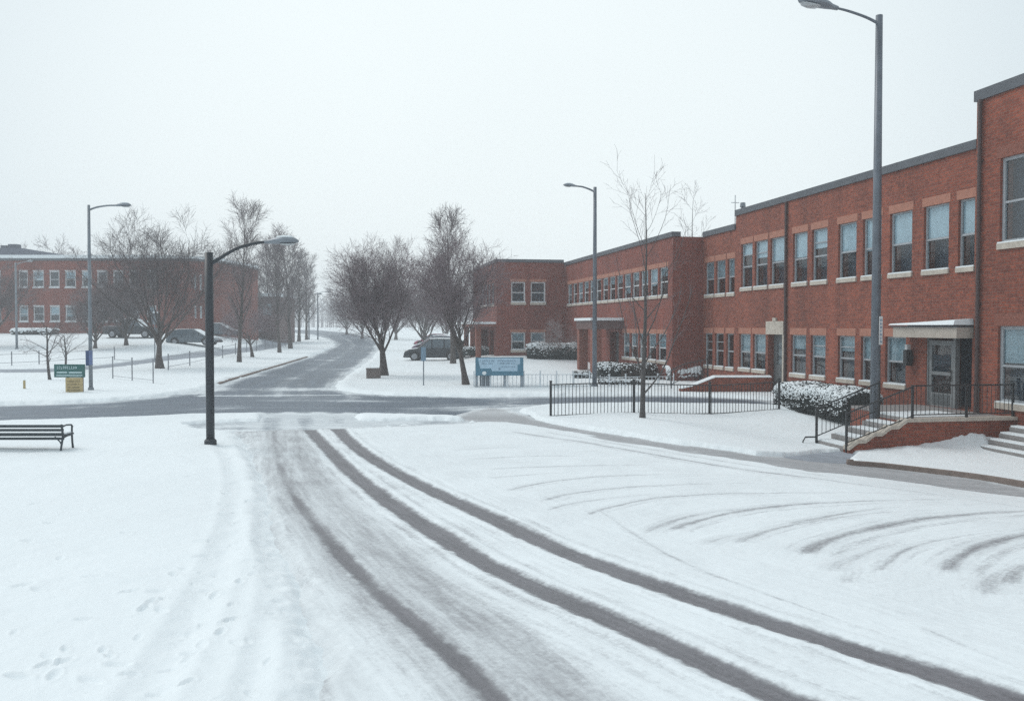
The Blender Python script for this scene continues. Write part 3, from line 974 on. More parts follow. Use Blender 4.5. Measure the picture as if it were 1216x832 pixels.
def wall(F, s0, s1, z0, z1, openings, parent, name='wall', mat='brick', depth=.40):
    mb = MB()
    ss = sorted(set([s0, s1] + [a for o in openings for a in o[:2] if s0 < a < s1]))
    zz = sorted(set([z0, z1] + [a for o in openings for a in o[2:4] if z0 < a < z1]))

    def quad(p, uv, mi, outward):
        a = Vector(p[1]) - Vector(p[0]); b = Vector(p[2]) - Vector(p[0])
        if a.cross(b).dot(outward) < 0:
            p = p[::-1]; uv = uv[::-1]
        mb.poly(p, mi, uv)
    N = Vector((F.n[0], F.n[1], 0)); Tt = Vector((F.t[0], F.t[1], 0))
    for i in range(len(ss) - 1):
        for j in range(len(zz) - 1):
            a0, a1, b0, b1 = ss[i], ss[i + 1], zz[j], zz[j + 1]
            ca, cb = (a0 + a1) / 2, (b0 + b1) / 2
            if any(o[0] < ca < o[1] and o[2] < cb < o[3] for o in openings):
                continue
            quad([F(a0, 0, b0), F(a1, 0, b0), F(a1, 0, b1), F(a0, 0, b1)], [(a0, b0), (a1, b0), (a1, b1), (a0, b1)], 0, N)
    for o in openings:
        a0, a1, b0, b1 = o[:4]
        dp = o[4] if len(o) > 4 else depth
        quad([F(a0, 0, b0), F(a0, -dp, b0), F(a0, -dp, b1), F(a0, 0, b1)], [(0, b0), (dp, b0), (dp, b1), (0, b1)], 0, Tt)
        quad([F(a1, 0, b0), F(a1, -dp, b0), F(a1, -dp, b1), F(a1, 0, b1)], [(0, b0), (dp, b0), (dp, b1), (0, b1)], 0, -Tt)
        quad([F(a0, 0, b1), F(a1, 0, b1), F(a1, -dp, b1), F(a0, -dp, b1)], [(a0, 0), (a1, 0), (a1, dp), (a0, dp)], 0, Vector((0, 0, -1)))
        quad([F(a0, 0, b0), F(a1, 0, b0), F(a1, -dp, b0), F(a0, -dp, b0)], [(a0, 0), (a1, 0), (a1, dp), (a0, dp)], 0, Vector((0, 0, 1)))
        quad([F(a0, -dp, b0), F(a1, -dp, b0), F(a1, -dp, b1), F(a0, -dp, b1)], [(a0, b0), (a1, b0), (a1, b1), (a0, b1)], 1, N)
    return mb.build(name, [mat, 'interior'], parent)


_wr = random.Random(11)


def window(F, s0, s1, z0, z1, parent, frame='frame_grey', lintel='lintel_stone', blind=None, sill='pale_stone', mull=0, lh=.27, lin_over=.07, muntin=False, snow=True, sill_h=.14, fw=.055):
    a, b = min(s0, s1), max(s0, s1)
    m = MB()
    r0, r1 = -.16, -.08
    m.fbox(F, a, a + fw, r0, r1, z0, z1); m.fbox(F, b - fw, b, r0, r1, z0, z1)
    m.fbox(F, a + fw, b - fw, r0, r1, z1 - fw, z1); m.fbox(F, a + fw, b - fw, r0, r1, z0, z0 + fw)
    zm = z0 + (z1 - z0) * .48
    m.fbox(F, a + fw, b - fw, r0 + .01, r1 - .008, zm - .03, zm + .03)
    for k in range(mull):
        x = a + (b - a) * (k + 1) / (mull + 1)
        m.fbox(F, x - .03, x + .03, r0 + .002, r1 - .002, z0 + fw, zm - .03); m.fbox(F, x - .03, x + .03, r0 + .002, r1 - .002, zm + .03, z1 - fw)
    if muntin:
        zq = (zm + z1) / 2
        m.fbox(F, a + fw, b - fw, r0 + .02, r1 - .02, zq - .018, zq + .018)
    w = m.build('window', frame, parent)
    m = MB(); m.fbox(F, a + fw, b - fw, -.130, -.126, z0 + fw, z1 - fw)
    m.build('pane', 'pane', w)
    if sill:
        m = MB(); m.fbox(F, a - .04, b + .04, -.10, .06, z0 - sill_h, z0 - .003)
        m.build('sill', sill, w)
        if snow:
            m = MB(); m.fbox(F, a - .03, b + .03, -.078, .05, z0 - .0015, z0 + .035)
            m.build('sill_snow', 'snow', w, bevel=.012)
    if lintel:
        m = MB(); m.fbox(F, a - lin_over, b + lin_over, -.05, .012, z1 + .003, z1 + lh)
        m.build('lintel', lintel, w)
    if blind:
        mat, frac = blind
        m = MB(); m.fbox(F, a + fw + .01, b - fw - .01, -.150, -.142, z1 - fw - (z1 - z0 - 2 * fw) * frac, z1 - fw)
        m.build('blind', mat, w)
    return w


school = empty('school_building', ORG, ROT, 'long two storey red brick school building along the right side of the snowy road', 'building')
FM = Face((0, 0), (1, 0), (0, 1))            # main facade: along = away from the camera, out = towards the road
FT = Face((0, .06), (1, 0), (0, 1))
V_W = DF - 16.1
FW = Face((0, V_W), (1, 0), (0, 1))
U_S = u_of(873, DF); U_E = u_of(834, DF); U_T = u_of(1158.7, DF)
U_W1 = 65.2
V_B = DF - 11.0
FR = Face((U_E - .05, 0), (0, 1), (-1, 0))         # return wall of the wing, facing the camera
FB = Face((U_W1, 0), (0, 1), (-1, 0))        # front of the end block, facing the camera
FBS = Face((0, V_B), (1, 0), (0, 1))         # its road side

ZC_M, ZC_S, ZC_T, ZC_B = 8.08, 7.47, 9.42, 7.66
UP0, UP1 = 4.50, 6.47
LO0, LO1 = 0.90, 2.45

win_list = []
ops = []


def add_ops(pairs, D, z0, z1, style):
    for (xa, xb) in pairs:
        a, b = u_of(xb, D), u_of(xa, D)
        # the surveyed extents are those of the sills: the opening is a little narrower
        a += .05; b -= .05
        ops.append((a, b, z0, z1)); win_list.append((a, b, z0, z1, style))


add_ops([(879, 893.4), (895, 911.4), (913.4, 931.3)], DF, UP0, UP1, 'u')
add_ops([(940, 958.6), (962.4, 982.3), (993.5, 1016.8), (1022.5, 1046.5), (1054.4, 1082.8), (1094.2, 1126.5), (1134.8, 1157.2)], DF, UP0, UP1, 'u')
add_ops([(877.3, 891.8), (893.6, 909.8)], DF, LO0, LO1, 'l')
add_ops([(938.5, 957.8), (962.2, 981.2), (994.2, 1016), (1021.5, 1044.5), (1050.5, 1077)], DF, LO0, LO1, 'l')
door2 = (u_of(929.5, DF), u_of(912, DF), -.02, 2.45, .5)
door1 = (u_of(1154.5, DF), u_of(1100.5, DF), .36, 2.45, 1.2)
wall(FM, U_T, U_S, -1.3, ZC_M - .26, ops + [door1, door2], school, 'main_wall')
rs = random.Random(5)
for i, (a, b, z0, z1, st) in enumerate(win_list):
    if st == 'u':
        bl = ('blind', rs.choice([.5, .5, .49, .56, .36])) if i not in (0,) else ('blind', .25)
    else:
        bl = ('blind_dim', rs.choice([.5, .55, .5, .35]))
    window(FM, a, b, z0, z1, school, blind=bl, muntin=(i in (0, 1, 4, 13, 14, 17)))
# lower stretch next to the wing
sops = []
for (xa, xb) in [(836.6, 848), (849.3, 861.4), (863.2, 872.4)]:
    a, b = u_of(xb, DF) + .05, u_of(xa, DF) - .05
    sops.append((a, b, 4.32, 5.92))
for (xa, xb) in [(836.4, 846.6), (848.6, 859.8), (862, 871.9)]:
    a, b = u_of(xb, DF) + .05, u_of(xa, DF) - .05
    sops.append((a, b, .86, 2.45))
wall(FM, U_S, U_E, -1.3, ZC_S - .26, sops, school, 'link_wall')
for i, (a, b, z0, z1) in enumerate(sops):
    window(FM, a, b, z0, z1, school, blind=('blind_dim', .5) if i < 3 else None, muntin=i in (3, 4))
# tall corner block, nearest
tops = []
for (a, b) in [(20.35, 22.05), (16.2, 17.9), (12.6, 14.3)]:
    tops.append((a, b, 5.05, 7.36)); tops.append((a, b, .72, 2.80))
wall(FT, 9.0, U_T - .003, -1.3, ZC_T - .28, tops, school, 'corner_wall')
for i, (a, b, z0, z1) in enumerate(tops):
    window(FT, a, b, z0, z1, school, lintel='soldier_brick', lh=.33, lin_over=.14, blind=(None if i % 2 == 0 else ('blind_dim', .48)), sill_h=.17, fw=.09)
m = MB(); m.fbox(Face((U_T - .003, .055), (0, -1), (1, 0)), 0, 14, -.2, 0, ZC_M - .8, ZC_T - .28)
m.build('corner_wall_return', 'brick', school)
# wing
wops = []
NW = 14
for k in range(NW):
    a = 43.55 + k * 1.50
    wops.append((a + .09, a + 1.36, 4.36, 5.80))
for k in range(5):
    a = 43.75 + k * 1.5
    wops.append((a + .09, a + 1.36, 1.0, 2.40))
pops = [(51.9, 53.7, -.02, 2.45, .6)]
wall(FW, U_E - .05, U_W1, -1.3, ZC_S - .24, wops + pops, school, 'wing_wall', 'brick_far')
for i, (a, b, z0, z1) in enumerate(wops):
    bl = None
    r_ = rs.random()
    if i == 1: bl = ('blind', .62)
    elif r_ < .55: bl = ('blind_dim', rs.choice([.3, .5, .8]))
    window(FW, a, b, z0, z1, school, blind=bl, lintel='lintel_stone', lh=.24, lin_over=.09, frame='frame_white')
wall(FR, .003, V_W - .003, -1.3, ZC_S - .24, [], school, 'return_wall', 'brick_far')
# end block
xs = lambda px: DF - (px - 407) * CT * 66.3 / F_PX
bops = []
for (xa, xb) in [(607, 624.5), (631, 649.5)]:
    a, b = sorted((xs(xa), xs(xb)))
    bops.append((a, b, 4.52, 6.02)); bops.append((a, b, 1.05, 2.35))
wall(FB, V_W + .003, V_B, -1.3, ZC_B - .22, bops, school, 'end_block_wall', 'brick_far')
for i, (a, b, z0, z1) in enumerate(bops):
    window(FB, a, b, z0, z1, school, frame='frame_white', blind=None if i % 2 == 0 else ('blind_dim', .5), lh=.2, sill_h=.18, fw=.10)
eops = []
for k in range(4):
    a = U_W1 + 1.0 + k * 1.7
    eops.append((a, a + 1.35, 4.4, 6.0))
eops.append((U_W1 + 1.3, U_W1 + 3.0, -.02, 2.5, .8))
eops.append((U_W1 + 4.2, U_W1 + 7.6, .2, 2.5, .8))
wall(FBS, U_W1, 77.0, -1.3, ZC_B - .22, eops, school, 'end_block_side_wall', 'brick_far')
for (a, b, z0, z1) in eops[:4]:
    window(FBS, a, b, z0, z1, school, frame='frame_white', lh=.2)

# copings
def coping(F, s0, s1, z, name='coping', hgt=.26, proud=.07, back=.4, snow=False):
    m = MB(); m.fbox(F, s0, s1, -back, proud, z - hgt, z)
    o = m.build(name, 'coping', school)
    if snow:
        m = MB(); m.fbox(F, s0, s1, -back + .02, proud - .02, z, z + .06); m.build('snow_cap', 'snow', o, bevel=.02)
    return o


coping(FM, U_T + .002, U_S, ZC_M)
coping(FM, U_S + .002, U_E - .1, ZC_S)
coping(FT, 9.0, U_T + .06, ZC_T, hgt=.30, proud=.06)
m = MB(); m.fbox(Face((U_T + .06, 0), (0, -1), (1, 0)), .35, 14, -.25, 0, ZC_T - .28, ZC_T - .002)
m.build('coping', 'coping', school)
coping(FW, U_E - .1, U_W1 + .4, ZC_S, hgt=.24)
coping(FB, V_W + .1, V_B + .07, ZC_B, hgt=.22)
coping(FBS, U_W1 + .42, 77.0, ZC_B, hgt=.22)
# roofs behind the parapets, back walls
m = MB()
m.box((9.0, -14, ZC_T - .7), (U_T - .2, -.3, ZC_T - .6)); m.box((U_T, -14, ZC_M - .7), (U_S, -.3, ZC_M - .6))
m.box((U_S + .01, -14, ZC_S - .7), (U_W1, -.3, ZC_S - .6)); m.box((U_E + .2, -.29, ZC_S - .7), (U_W1, V_W - .3, ZC_S - .6))
m.box((U_W1 + .3, -10, ZC_B - .7), (76.9, V_B - .3, ZC_B - .6))
m.build('roof', 'snow', school)
m = MB()
m.box((9.0, -14.3, -1.3), (U_T, -14.02, ZC_T - .3)); m.box((U_T, -14.3, -1.3), (U_S, -14.02, ZC_M - .3)); m.box((U_S, -14.3, -1.3), (77, -14.02, ZC_S - .3))
m.box((8.7, -14.3, -1.3), (8.99, 0.06, ZC_T - .3)); m.box((77.02, -14.3, -1.3), (77.3, V_B - .003, ZC_B - .23))
m.box((U_S, -14, ZC_S - .6), (U_S + .25, -.42, ZC_M - .003))
m.build('back_wall', 'brick_far', school)
# drainpipes
for (px, zt, z_b, out_) in ((1165.5, ZC_T - .3, -.6, .14), (934.0, ZC_M - .28, -.6, .07)):
    u = u_of(px, DF)
    m = MB(); m.tube([FM(u, out_, z_b), FM(u, out_, zt)], .055, 8)
    dp = m.build('drainpipe', 'pipe', school)
    m = MB()
    for z in (1.0, 3.4, 5.8, 7.4):
        m.fbox(FM, u - .075, u + .075, .0, out_ + .03, z, z + .05)
    m.build('bracket', 'pipe', dp)
# stone door surround (far door) and its door
a, b = door2[0], door2[1]
m = MB()
m.fbox(FM, a - .12, b + .12, -.05, .05, 2.45, 3.0); m.fbox(FM, (a + b) / 2 - .14, (a + b) / 2 + .14, -.05, .07, 3.003, 3.14)
m.fbox(FM, a - .2, a - .003, -.04, .03, -.5, 2.447)
m.build('door_surround', 'pale_stone', school)
m = MB(); m.fbox(FM, a + .02, b - .02, -.32, -.26, 0, 2.42)
d = m.build('door', 'door_paint', school)
m = MB(); m.fbox(FM, a + .3, b - .3, -.258, -.25, 1.2, 2.1); m.build('pane', 'pane', d)
m = MB(); m.fbox(FM, a - .3, b + .6, .05, 1.3, -.6, -.02); m.build('doorstep', 'concrete_step', school)
# recessed entrance: glazed door, sidelight, canopy
a, b = door1[0], door1[1]
zd = .36
m = MB()
e0, e1 = b - 1.22, b - .05
for (s0_, s1_, z0_, z1_) in ((e0, e0 + .13, zd, 2.36), (e1 - .13, e1, zd, 2.36), (e0 + .13, e1 - .13, 2.22, 2.36), (e0 + .13, e1 - .13, 1.32, 1.42), (e0 + .13, e1 - .13, zd, zd + .42)):
    m.fbox(FM, s0_, s1_, -.12, -.05, z0_, z1_)
m.fbox(FM, e0 - .10, e0 - .003, -.16, -.02, zd, 2.44); m.fbox(FM, e1 + .003, e1 + .045, -.16, -.02, zd, 2.44)
d = m.build('entrance_door', 'door_light', school)
m = MB(); m.fbox(FM, e0 + .13, e1 - .13, -.09, -.085, zd + .42, 2.22); m.build('pane', 'pane', d)
m = MB(); m.fbox(FM, e0 + .18, e1 - .18, -.045, -.035, zd + .08, zd + .38); m.build('kick_plate', 'door_paint', d)
m = MB(); m.tube([FM(e0 + .07, -.01, 1.15), FM(e0 + .07, -.01, 1.5)], .016, 6); m.build('handle', 'black_iron', d)
m = MB(); m.fbox(FM, a + .05, e0 - .15, -.9, -.85, zd, 2.44); m.fbox(FM, a + .05, a + .13, -.84, -.5, zd, 2.44)
m.build('side_panel', 'door_paint', school)
ca, cb = u_of(1156.2, DF), u_of(1079, DF)
m = MB(); m.fbox(FM, ca, cb, 0.003, .55, 2.45, 2.76)
can = m.build('entrance_canopy', 'fascia', school)
m = MB(); m.fbox(FM, ca - .02, cb + .06, .003, .60, 2.763, 2.80); m.build('canopy_edge', 'coping', can)
m = MB()
P = [FM(ca - .01, .01, 2.832), FM(cb + .10, .01, 2.832), FM(cb + .10, .66, 2.832), FM(ca - .01, .66, 2.832),
     FM(ca - .01, .03, 3.02), FM(cb + .02, .03, 2.90), FM(cb + .06, .62, 2.87), FM(ca - .01, .62, 2.97)]
m.hexa(P[::-1][4:] + P[::-1][:4]); m.build('snow_cap', 'snow', can, bevel=.03)
# lantern beside the entrance
u = u_of(1083.5, DF)
m = MB(); m.fbox(FM, u - .09, u + .09, .06, .26, 1.55, 2.05); m.fbox(FM, u - .05, u + .05, .003, .06, 1.72, 1.85)
wl = m.build('wall_lantern', 'black_iron', school, bevel=.02)
m = MB(); m.fbox(FM, u - .06, u + .06, .10, .22, 2.053, 2.22); m.build('lantern_cap', 'frame_white', wl, bevel=.02)
# wing porch: box canopy on brick piers
m = MB(); m.fbox(FW, 51.0, 54.6, .003, 1.9, 2.62, 3.12)
pc = m.build('porch_canopy', 'dark_wall', school)
m = MB(); m.fbox(FW, 50.9, 54.7, .01, 2.0, 3.123, 3.28); m.build('snow_cap', 'snow', pc, bevel=.05)
for s_ in (51.05, 54.05):
    m = MB(); m.fbox(FW, s_, s_ + .5, 1.3, 1.85, -.6, 2.617); m.build('porch_pier', 'soldier_brick', school)
m = MB(); m.fbox(FW, 52.0, 53.6, -.45, -.38, 0, 2.4); m.build('door', 'door_paint', school)
# end block porch
m = MB(); m.fbox(FBS, U_W1 + .3, U_W1 + 8.2, .003, 1.5, 2.75, 2.95)
pc = m.build('porch_canopy', 'soldier_brick', school)
m = MB(); m.fbox(FBS, U_W1 + .25, U_W1 + 8.3, .0, 1.6, 2.953, 3.1); m.build('snow_cap', 'snow', pc, bevel=.05)
for s_ in (1.0, 4.0, 7.6):
    m = MB(); m.fbox(FBS, U_W1 + s_, U_W1 + s_ + .35, 1.0, 1.35, -.3, 2.747); m.build('porch_pier', 'soldier_brick', school)
m = MB(); m.fbox(FBS, U_W1 + 1.4, U_W1 + 2.9, -.6, -.52, .3, 2.45); m.build('door', 'door_paint', school)
# roof fittings
m = MB(); m.tube([(40.35, -.5, 6.8), (40.35, -.5, 8.95)], .025, 6); m.tube([(40.35, -.7, 8.6), (40.35, -.3, 8.6)], .018, 5)
m.build('antenna', 'frame_white', school)
m = MB(); m.tube([(39.95, -.7, 6.8), (39.95, -.7, 8.35)], .05, 8); m.tube([(39.95, -.7, 8.3), (39.95, -.7, 8.36), (39.95, -.7, 8.55)], [.07, .14, .12], 8)
m.build('roof_vent', 'pole_grey', school)
m = MB(); m.box((70, 3.0, ZC_B - .6), (71.3, 4.0, ZC_B + .35)); m.build('roof_vent', 'frame_white', school)

# ---- left building, far across the lawn
GZ = 1.92
lb = empty('brick_building', (0, 0, 0), 0, 'far red brick building with rounded corner and snowy roof edge behind the left lawn', 'building')
ZTOP = EYE + 80.0 * 100 / F_PX
X0L, X1L = -75.0, (203 - 608) / F_PX * 100.0
FL = Face((0, 100.0), (1, 0), (0, -1))
pxX = lambda px, zc=100.0: (px - 608) / F_PX * zc
lops = []
cols = [(-48, -35), (-28, -15), (-11, 2), (23, 34), (40, 53), (59.5, 71.5), (78, 91), (98, 110), (116, 128.5), (135, 147), (154, 166), (174.5, 186), (194, 203)]
for (xa, xb) in cols:
    if xb > 202: continue
    lops.append((pxX(xa), pxX(xb), z_of(341, 100), z_of(322, 100)))
    lops.append((pxX(xa), pxX(xb), z_of(381.5, 100), z_of(363.5, 100)))
wall(FL, X0L, X1L, GZ - 2, ZTOP - .25, lops, lb, 'front_wall', 'brick_far')
for i, (a, b, z0, z1) in enumerate(lops):
    window(FL, a, b, z0, z1, lb, frame='frame_white', lintel='frame_white', lh=.10, lin_over=.0, blind=rs.choice([('blind', .45), ('blind', .6), ('blind_dim', .7), None]), sill='frame_white', sill_h=.12, fw=.12)
# rounded corner and receding side
arc = []
cx, cyy, rr_ = X1L, 106.0, 6.0
for k in range(0, 11):
    an = -math.pi / 2 + k / 10 * R(72)
    arc.append((cx + rr_ * math.cos(an) * .75, cyy + rr_ * math.sin(an)))
arc.append((arc[-1][0] + .6, 117.0))
m = MB()
uu = 0
cop = MB(); snw = MB()
for (p, q) in zip(arc[:-1], arc[1:]):
    ln = math.hypot(q[0] - p[0], q[1] - p[1])
    m.poly([(p[0], p[1], GZ - 2), (q[0], q[1], GZ - 2), (q[0], q[1], ZTOP - .25), (p[0], p[1], ZTOP - .25)], 0, [(uu, 0), (uu + ln, 0), (uu + ln, 8), (uu, 8)])
    uu += ln
    dirx, diry = (q[0] - p[0]) / ln, (q[1] - p[1]) / ln
    nx, ny = diry, -dirx
    for mbx, z0_, z1_, o_ in ((cop, ZTOP - .25, ZTOP, .1), (snw, ZTOP, ZTOP + .3, .05)):
        mbx.hexa([(p[0] + nx * o_, p[1] + ny * o_, z0_), (q[0] + nx * o_, q[1] + ny * o_, z0_), (q[0] - nx * .5, q[1] - ny * .5, z0_), (p[0] - nx * .5, p[1] - ny * .5, z0_),
                  (p[0] + nx * o_, p[1] + ny * o_, z1_), (q[0] + nx * o_, q[1] + ny * o_, z1_), (q[0] - nx * .5, q[1] - ny * .5, z1_), (p[0] - nx * .5, p[1] - ny * .5, z1_)])
m.build('rounded_wall', 'brick_far', lb)
# tall narrow windows of the receding side
for k in range(4):
    p, q = arc[4 + k], arc[5 + k]
    ln = math.hypot(q[0] - p[0], q[1] - p[1]); t_ = ((q[0] - p[0]) / ln, (q[1] - p[1]) / ln)
    FA = Face(p, t_, (t_[1], -t_[0]))
    for z0, z1 in ((z_of(345, 103), z_of(327, 103)), (z_of(378, 104), z_of(364, 104))):
        mm = MB(); mm.fbox(FA, ln * .3, ln * .62, .003, .06, z0, z1); w = mm.build('window', 'frame_white', lb)
        mm = MB(); mm.fbox(FA, ln * .38, ln * .54, .061, .066, z0 + .1, z1 - .1); mm.build('pane', 'blind_dim', w)
cop.fbox(FL, X0L, X1L - .002, -.5, .1, ZTOP - .25, ZTOP)
snw.fbox(FL, X0L, X1L - .002, -3.5, .05, ZTOP + .001, ZTOP + .38)
cop.build('coping', 'coping', lb); snw.build('roof_snow', 'snow', lb)
m = MB(); m.box((X0L, 101, ZTOP - .3), (X1L - .3, 130, ZTOP - .2)); m.box((X0L - .3, 100.1, GZ - 2), (X0L, 130, ZTOP - .3)); m.box((X0L, 130, GZ - 2), (X1L, 130.3, ZTOP - .3))
m.build('roof', 'snow', lb)
# grey rooftop plant room
m = MB()
xr = pxX(36.5, 112)
m.box((pxX(-60, 112), 110, ZTOP - .3), (xr, 124, ZTOP + 2.0))
ph = m.build('plant_room', 'grey_block', lb)
m = MB(); m.box((xr - 2.1, 111, ZTOP + 2.0), (xr - 1.0, 112, ZTOP + 2.55)); m.box((xr - 3.0, 111, ZTOP + 2.0), (xr - 2.3, 112, ZTOP + 2.4)); m.build('vent_stack', 'grey_block', ph)
# low building between the trees
lowb = empty('low_building', (0, 0, 0), 0, 'low dark brick building with white roof edge beyond the rounded corner of the far building', 'building')
FQ = Face((0, 128.0), (1, 0), (0, -1))
q0, q1 = pxX(246, 128), pxX(330, 128)
zt = z_of(352, 128)
m = MB(); m.fbox(FQ, q0, q1, -10, 0, -1, zt); m.build('wall', 'dark_wall', lowb)
m = MB(); m.fbox(FQ, q0 - .2, q1 + .2, -10.2, .2, zt, zt + .45); m.build('roof', 'snow', lowb)
for k in range(4):
    m = MB(); m.fbox(FQ, q0 + 1 + k * 2.3, q0 + 2.2 + k * 2.3, 0.003, .05, zt - 2.6, zt - 1.0); m.build('window', 'blind_dim', lowb)

# ---------------------------------------------------------------- brick retaining wall by the far door
rw = empty('retaining_wall', (0, 0, 0), 0, 'low brick retaining wall with snow on top in front of the stone framed door', 'wall')
gA, gB = G(806, 466.5), G(919, 468)
y_ = (gA.y + gB.y) / 2
xa, xb = gA.x, gB.x
m = MB()
pts_f = [(xa, -.3), (xb, -.3), (xb, z_of(448.5, y_)), (xa + (xb - xa) * .38, z_of(448.5, y_)), (xa + .5, z_of(459, y_)), (xa, z_of(462, y_))]
n = len(pts_f)
fr = [(p[0], y_, p[1]) for p in pts_f]; bk = [(p[0], y_ + .35, p[1]) for p in pts_f]
m.poly(fr, 0, [(p[0], p[1]) for p in pts_f])
m.poly(bk[::-1], 0, [(p[0], p[1]) for p in pts_f[::-1]])
for i in range(n):
    j = (i + 1) % n
    m.poly([fr[j], fr[i], bk[i], bk[j]], 0, [(0, 0), (1, 0), (1, .3), (0, .3)])
m.build('wall', 'brick', rw)
m = MB()
top = [(xa + .03, z_of(461.5, y_)), (xa + .5, z_of(458.5, y_)), (xa + (xb - xa) * .38, z_of(448, y_)), (xb, z_of(448, y_))]
rings = []
for (x, z) in top:
    rings.append([(x, y_ - .04, z), (x, y_ + .55, z), (x, y_ + .48, z + .06), (x, y_ + .3, z + .075), (x, y_ + .0, z + .045)])
m.loft(rings[::-1]); m.build('snow_cap', 'snow', rw, smooth=False)

# ---------------------------------------------------------------- entrance stoop with steps and railings
stoop = empty('entrance_stoop', ORG, ROT, 'brick entrance stoop with snowy steps and black iron railings below the canopied doorway', 'stoop')
U0, U1w, U1 = 21.3, 22.95, 25.55
V0, V1, V2 = 2.35, 3.1, 4.95
ZL = .36
gz = -.75
m = MB()


def wbrick(s, p0, p1, z0a, z1a, z1b):
    pass


# side wall facing the camera, stepped down with the stair
th = .24
prof = [(0.07, gz), (V2 + .05, gz)]
NS = 4
run = (V2 - V1) / NS
rise = (ZL + .50) / (NS + 1)
steps = []
z = ZL
top_pts = [(0.07, ZL - .06)]
v_ = V1
top_pts.append((V1, ZL - .06))
for k in range(NS):
    top_pts.append((V1 + run * (k + .45), ZL - .06 - rise * k))
    top_pts.append((V1 + run * (k + 1), ZL - .06 - rise * (k + 1)))
for i in range(len(top_pts) - 1):
    (a0, za), (a1, zb) = top_pts[i], top_pts[i + 1]
    P = [(U0, a0, gz), (U0, a1, gz), (U0, a1, zb), (U0, a0, za)]
    m.poly(P, 0, [(p[1], p[2]) for p in P])
    Q = [(U0 + th, a0, gz), (U0 + th, a1, gz), (U0 + th, a1, zb), (U0 + th, a0, za)]
    m.poly(Q[::-1], 0, [(p[1], p[2]) for p in Q[::-1]])
    m.poly([(U0, a0, za), (U0, a1, zb), (U0 + th, a1, zb), (U0 + th, a0, za)], 0)
a1, zb = top_pts[-1]
m.poly([(U0, a1, gz), (U0 + th, a1, gz), (U0 + th, a1, zb), (U0, a1, zb)], 0, [(0, gz), (th, gz), (th, zb), (0, zb)])
# outer face of the deep landing and far side of the stair
m.box((U1w + .003, 0.07, gz), (U1, V0 - .003, ZL - .08))
m.box((U0 + th + .003, .07, gz), (U1w - .003, V1 - .003, ZL - .08))
# right-hand end of the wall goes on to the corner block
m.build('side_wall', 'brick', stoop)
# coping along the wall
m = MB()
for i in range(len(top_pts) - 1):
    (a0, za), (a1, zb) = top_pts[i], top_pts[i + 1]
    o0, o1 = U0 - .05, U0 + th + .02
    m.hexa([(o0, a0, za + .002), (o1, a0, za + .002), (o1, a1, zb + .002), (o0, a1, zb + .002), (o0, a0, za + .09), (o1, a0, za + .09), (o1, a1, zb + .09), (o0, a1, zb + .09)])
cop_o = m.build('coping', 'pale_stone', stoop)
m = MB(); m.box((U0 + th + .03, .08, ZL - .078), (U1w, V1 - .01, ZL)); m.box((U1w + .001, .08, ZL - .078), (U1, V0, ZL))
ld = m.build('landing', 'concrete_step', stoop)
m = MB(); m.box((U0 + th + .1, 1.2, ZL), (U1w + .1, V1 - .1, ZL + .05)); m.build('snow_patch', 'snow', ld, bevel=.03)
for k in range(NS):
    m = MB()
    zt_ = ZL - rise * (k + 1)
    m.box((U0 + th + .03, V1 + run * k, gz), (U1w, V1 + run * (k + 1) - .004, zt_))
    s_ = m.build('step', 'concrete_step', stoop)
    m = MB(); m.box((U0 + th + .06, V1 + run * k + .03, zt_ + .001), (U1w - .1, V1 + run * (k + 1) - .06, zt_ + .045)); m.build('snow_cap', 'snow', s_, bevel=.02)


def railing(path, posts, parent, hgt=.86, gap=.13, extra=None):
    """path: list of (x, y, z) along the foot line, rails follow it"""
    m = MB()
    lo = [(p[0], p[1], p[2] + .10) for p in path]; hi = [(p[0], p[1], p[2] + hgt) for p in path]
    m.tube(lo, .016, 6); m.tube(hi, .022, 6)
    ln = [0]
    for a, b in zip(path[:-1], path[1:]):
        ln.append(ln[-1] + (Vector(b) - Vector(a)).length)
    def at(s):
        for i in range(len(path) - 1):
            if s <= ln[i + 1] + 1e-6:
                t = (s - ln[i]) / (ln[i + 1] - ln[i])
                return Vector(path[i]).lerp(Vector(path[i + 1]), t)
        return Vector(path[-1])
    k = int(ln[-1] / gap)
    for i in range(1, k):
        p = at(i * gap)
        m.tube([p + Vector((0, 0, .10)), p + Vector((0, 0, hgt))], .010, 4, cap=False)
    if extra:
        m.tube(extra, .022, 6)
    r = m.build('railing', 'black_iron', parent)
    for s in posts:
        p = at(s * ln[-1])
        q = MB(); q.box((p.x - .026, p.y - .026, p.z - .14), (p.x + .026, p.y + .026, p.z + hgt + .04)); q.build('railing_post', 'black_iron', r)
    return r


ur = U0 + .1
zend = ZL - rise * NS
railing([(ur, 0.1, ZL + .02), (ur, V1 - .1, ZL + .02), (ur, V2, zend + .02)], [0.0, .28, .6, 1.0], stoop)
ur2 = U1w - .08
ext = [(ur2, V2 + .02, zend + .1 + .0), (ur2, V2 + .35, zend - .02 + .12), (ur2, V2 + .42, zend - .02), (ur2, V2 + .42, zend - .35)]
railing([(ur2, V1, ZL + .02), (ur2, V2 + .02, zend + .02)], [0.0, 1.0], stoop, extra=[Vector(e) for e in ext])
